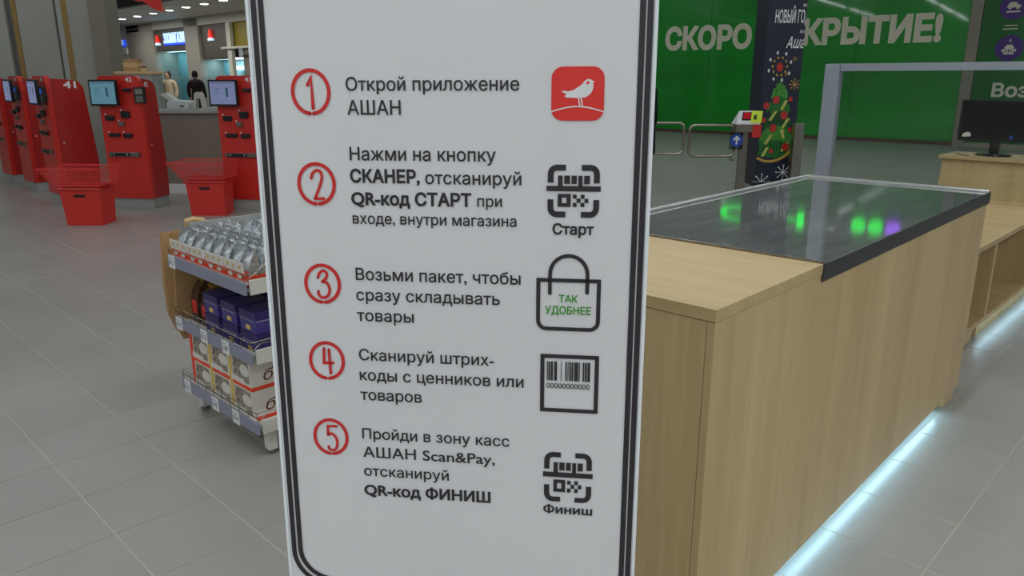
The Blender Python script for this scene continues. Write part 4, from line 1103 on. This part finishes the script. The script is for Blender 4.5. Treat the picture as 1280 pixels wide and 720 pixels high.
# bottom tier: white cartons with product windows
def carton(y, k, x=.02, lab=''):
    t = thing('snack_carton', lab, 'box', rk_at(x, y, .1355 + k * .132), (1, 0), 'white cartons on the bottom shelf')
    sx, sy, sz = .26, .185, .13
    MB().box(0, sx, 0, sy, 0, sz, .001).build('carton_body', 'carton', t)
    MB().box(-.0015, -.0002, sy * .08, sy * .80, sz * .22, sz * .94).build('picture', 'carton_pic', t)
    MB().prism([(sy * .25 + sy * .22 * math.cos(2 * PI * i / 14), sz * .62 + sz * .2 * math.sin(2 * PI * i / 14)) for i in range(14)], 'x', -.0025, -.001).build('round_print', 'tray_white', t)
    MB().box(-.0025, -.001, sy * .3, sy * .9, sz * .12, sz * .3).build('round_print', 'tray_white', t)
    MB().box(-.0022, sx, -.0012, sy + .0012, 0.0, .016).build('red_band', 'tray_red', t)
    n2 = text('би', .05, .14, .035, .050, 'maroon', t, y=-.0012, slant=.3)
    MB().box(-.0024, -.0003, sy * .86, sy, 0, sz).build('edge_band', 'stripe_yellow' if y < .3 else 'tray_red', t, label='coloured vertical band')
for k in range(2):
    for i, y in enumerate((.075, .265, .455)):
        carton(y, k, lab='white snack carton on the bottom shelf, %s layer, %s' % (('lower', 'upper')[k], ('at the near end', 'in the middle', 'at the far end')[i]))

# kraft sheet tucked against the far end
t = thing('kraft_sheet', 'folded brown cardboard sheet hooked on the far end of the goods rack', 'cardboard', (1.29, 3.44, 0), (1, 0))
MB().prism([(0.02, .40), (.045, .33), (.35, .335), (.36, .80), (.22, .80), (.205, .865), (.12, .872), (.10, .838), (.05, .842), (.035, .60)], 'y', 0.0, .02, .002).build('front_sheet', 'kraft', t)
MB().prism([(0.0, .46), (.03, .37), (.05, .365), (.06, .83), (.01, .835), (-.004, .62)], 'y', 0.021, .05, .003).build('folded_edge', 'kraft', t)
MB().tube([(.115, .01, .872), (.15, .01, .880), (.20, .01, .868)], .013, 8).build('rolled_edge', 'kraft_light', t)

# ================================================================== PEOPLE
def skin_chain(name, verts, edges, radii, m, parent, root=0, sub=1):
    me = bpy.data.meshes.new(name); me.from_pydata(verts, edges, []); me.materials.append(MT[m])
    o = bpy.data.objects.new(name, me); COL.objects.link(o); o.parent = parent
    md = o.modifiers.new('skin', 'SKIN'); md.use_smooth_shade = True
    sv_ = me.skin_vertices[0].data
    for i, r in enumerate(radii):
        sv_[i].radius = (r, r) if not isinstance(r, tuple) else r
        sv_[i].use_root = (i == root)
    ms = o.modifiers.new('smooth', 'SUBSURF'); ms.levels = sub; ms.render_levels = sub
    return o
def person(loc, face, label, coat, legs, hair, lean=0.0, hood=False):
    """local +y is behind the person, the face looks towards -y"""
    t = thing('person', label, 'person', loc, (math.cos(face), math.sin(face)))
    V_ = [(0, 0, .93), (0, 0, 1.10), (0, .01, 1.30), (0, .01, 1.43), (0, -.01, 1.50)]
    E_ = [(0, 1), (1, 2), (2, 3), (3, 4)]; R = [(.15, .11), (.125, .095), (.165, .11), (.07, .06), (.05, .05)]
    for s in (-1, 1):
        b0_ = len(V_)
        V_ += [(s * .19, .01, 1.37), (s * .24, .03, 1.10), (s * .25, -.08, .88), (s * .25, -.11, .81)]
        E_ += [(3, b0_), (b0_, b0_ + 1), (b0_ + 1, b0_ + 2), (b0_ + 2, b0_ + 3)]; R += [.06, .045, .03, .03]
        for f in range(5):
            q = len(V_); off = (-.03 + .015 * f)
            if f == 4: V_ += [(s * .25 - s * .03, -.14, .80), (s * .25 - s * .04, -.16, .77)]
            else: V_ += [(s * .25, -.12 + off, .755), (s * .245, -.125 + off, .72 - .004 * (f % 2))]
            E_ += [(b0_ + 3, q), (q, q + 1)]; R += [.009, .007]
        b1_ = len(V_)
        V_ += [(s * .09, 0, .86), (s * .10, -.01, .48), (s * .10, .02, .09), (s * .11, -.10, .04)]
        E_ += [(0, b1_), (b1_, b1_ + 1), (b1_ + 1, b1_ + 2), (b1_ + 2, b1_ + 3)]; R += [.085, .055, .04, .035]
    skin_chain('body', V_, E_, R, 'skin', t)
    hd = MB().ball((0, -.01, 1.60), .1, .78, .95, 1.15, 16).hexa([(-.012, -.10, 1.58), (.012, -.10, 1.58), (.01, -.095, 1.61), (-.01, -.095, 1.61), (-.012, -.125, 1.575), (.012, -.125, 1.575), (.006, -.10, 1.63), (-.006, -.10, 1.63)])
    hd.ball((-.08, 0, 1.60), .02, .5, 1, 1.4, 8).ball((.08, 0, 1.60), .02, .5, 1, 1.4, 8)
    h_ = hd.build('head', 'skin', t, True)
    MB().ball((-.03, -.098, 1.615), .009).ball((.03, -.098, 1.615), .009).build('eyes', 'black', h_, True)
    MB().ball((0, -.098, 1.545), .02, 1.2, .4, .35).build('mouth', 'ink_red', h_, True)
    MB().ball((0, .018, 1.628), .112, .88, .95, 1.08, 16).ball((0, .06, 1.53), .08, .95, .6, 1.5, 12).build('hair', hair, t, True)
    # coat: torso with skirt, sleeves
    skin_chain('coat', [(0, .01, .78), (0, .005, .95), (0, .005, 1.12), (0, .01, 1.30), (0, .01, 1.42), (-.20, .01, 1.37), (-.25, .03, 1.10), (-.255, -.08, .89), (.20, .01, 1.37), (.25, .03, 1.10), (.255, -.08, .89)],
               [(0, 1), (1, 2), (2, 3), (3, 4), (4, 5), (5, 6), (6, 7), (4, 8), (8, 9), (9, 10)],
               [(.20, .16), (.19, .14), (.165, .125), (.20, .14), (.09, .08), .085, .068, .05, .085, .068, .05], coat, t, 1)
    for s in (-1, 1):
        skin_chain('trouser_leg', [(s * .09, 0, .86), (s * .10, -.01, .48), (s * .10, .02, .11)], [(0, 1), (1, 2)], [.10, .07, .055], legs, t)
        MB().ball((s * .105, -.05, .045), .05, .95, 2.6, .88, 12).build('shoe', 'black', t, True)
    return t
def mall_pt(x, y): return (x, y, 0)
person((10.64, 26.2, 0), -0.9, 'dark-haired person in a beige jacket standing in the mall behind the service counter', 'coat_beige', 'trousers', 'hair')
person((11.27, 25.56, 0), 2.4, 'person in long black clothes standing in the mall, right of the one in beige', 'soft_black', 'trousers', 'soft_black')
person((6.325, 4.415, 0), -2.3, 'person in dark clothes almost hidden behind the right edge of the white board', 'soft_black', 'trousers', 'hair')
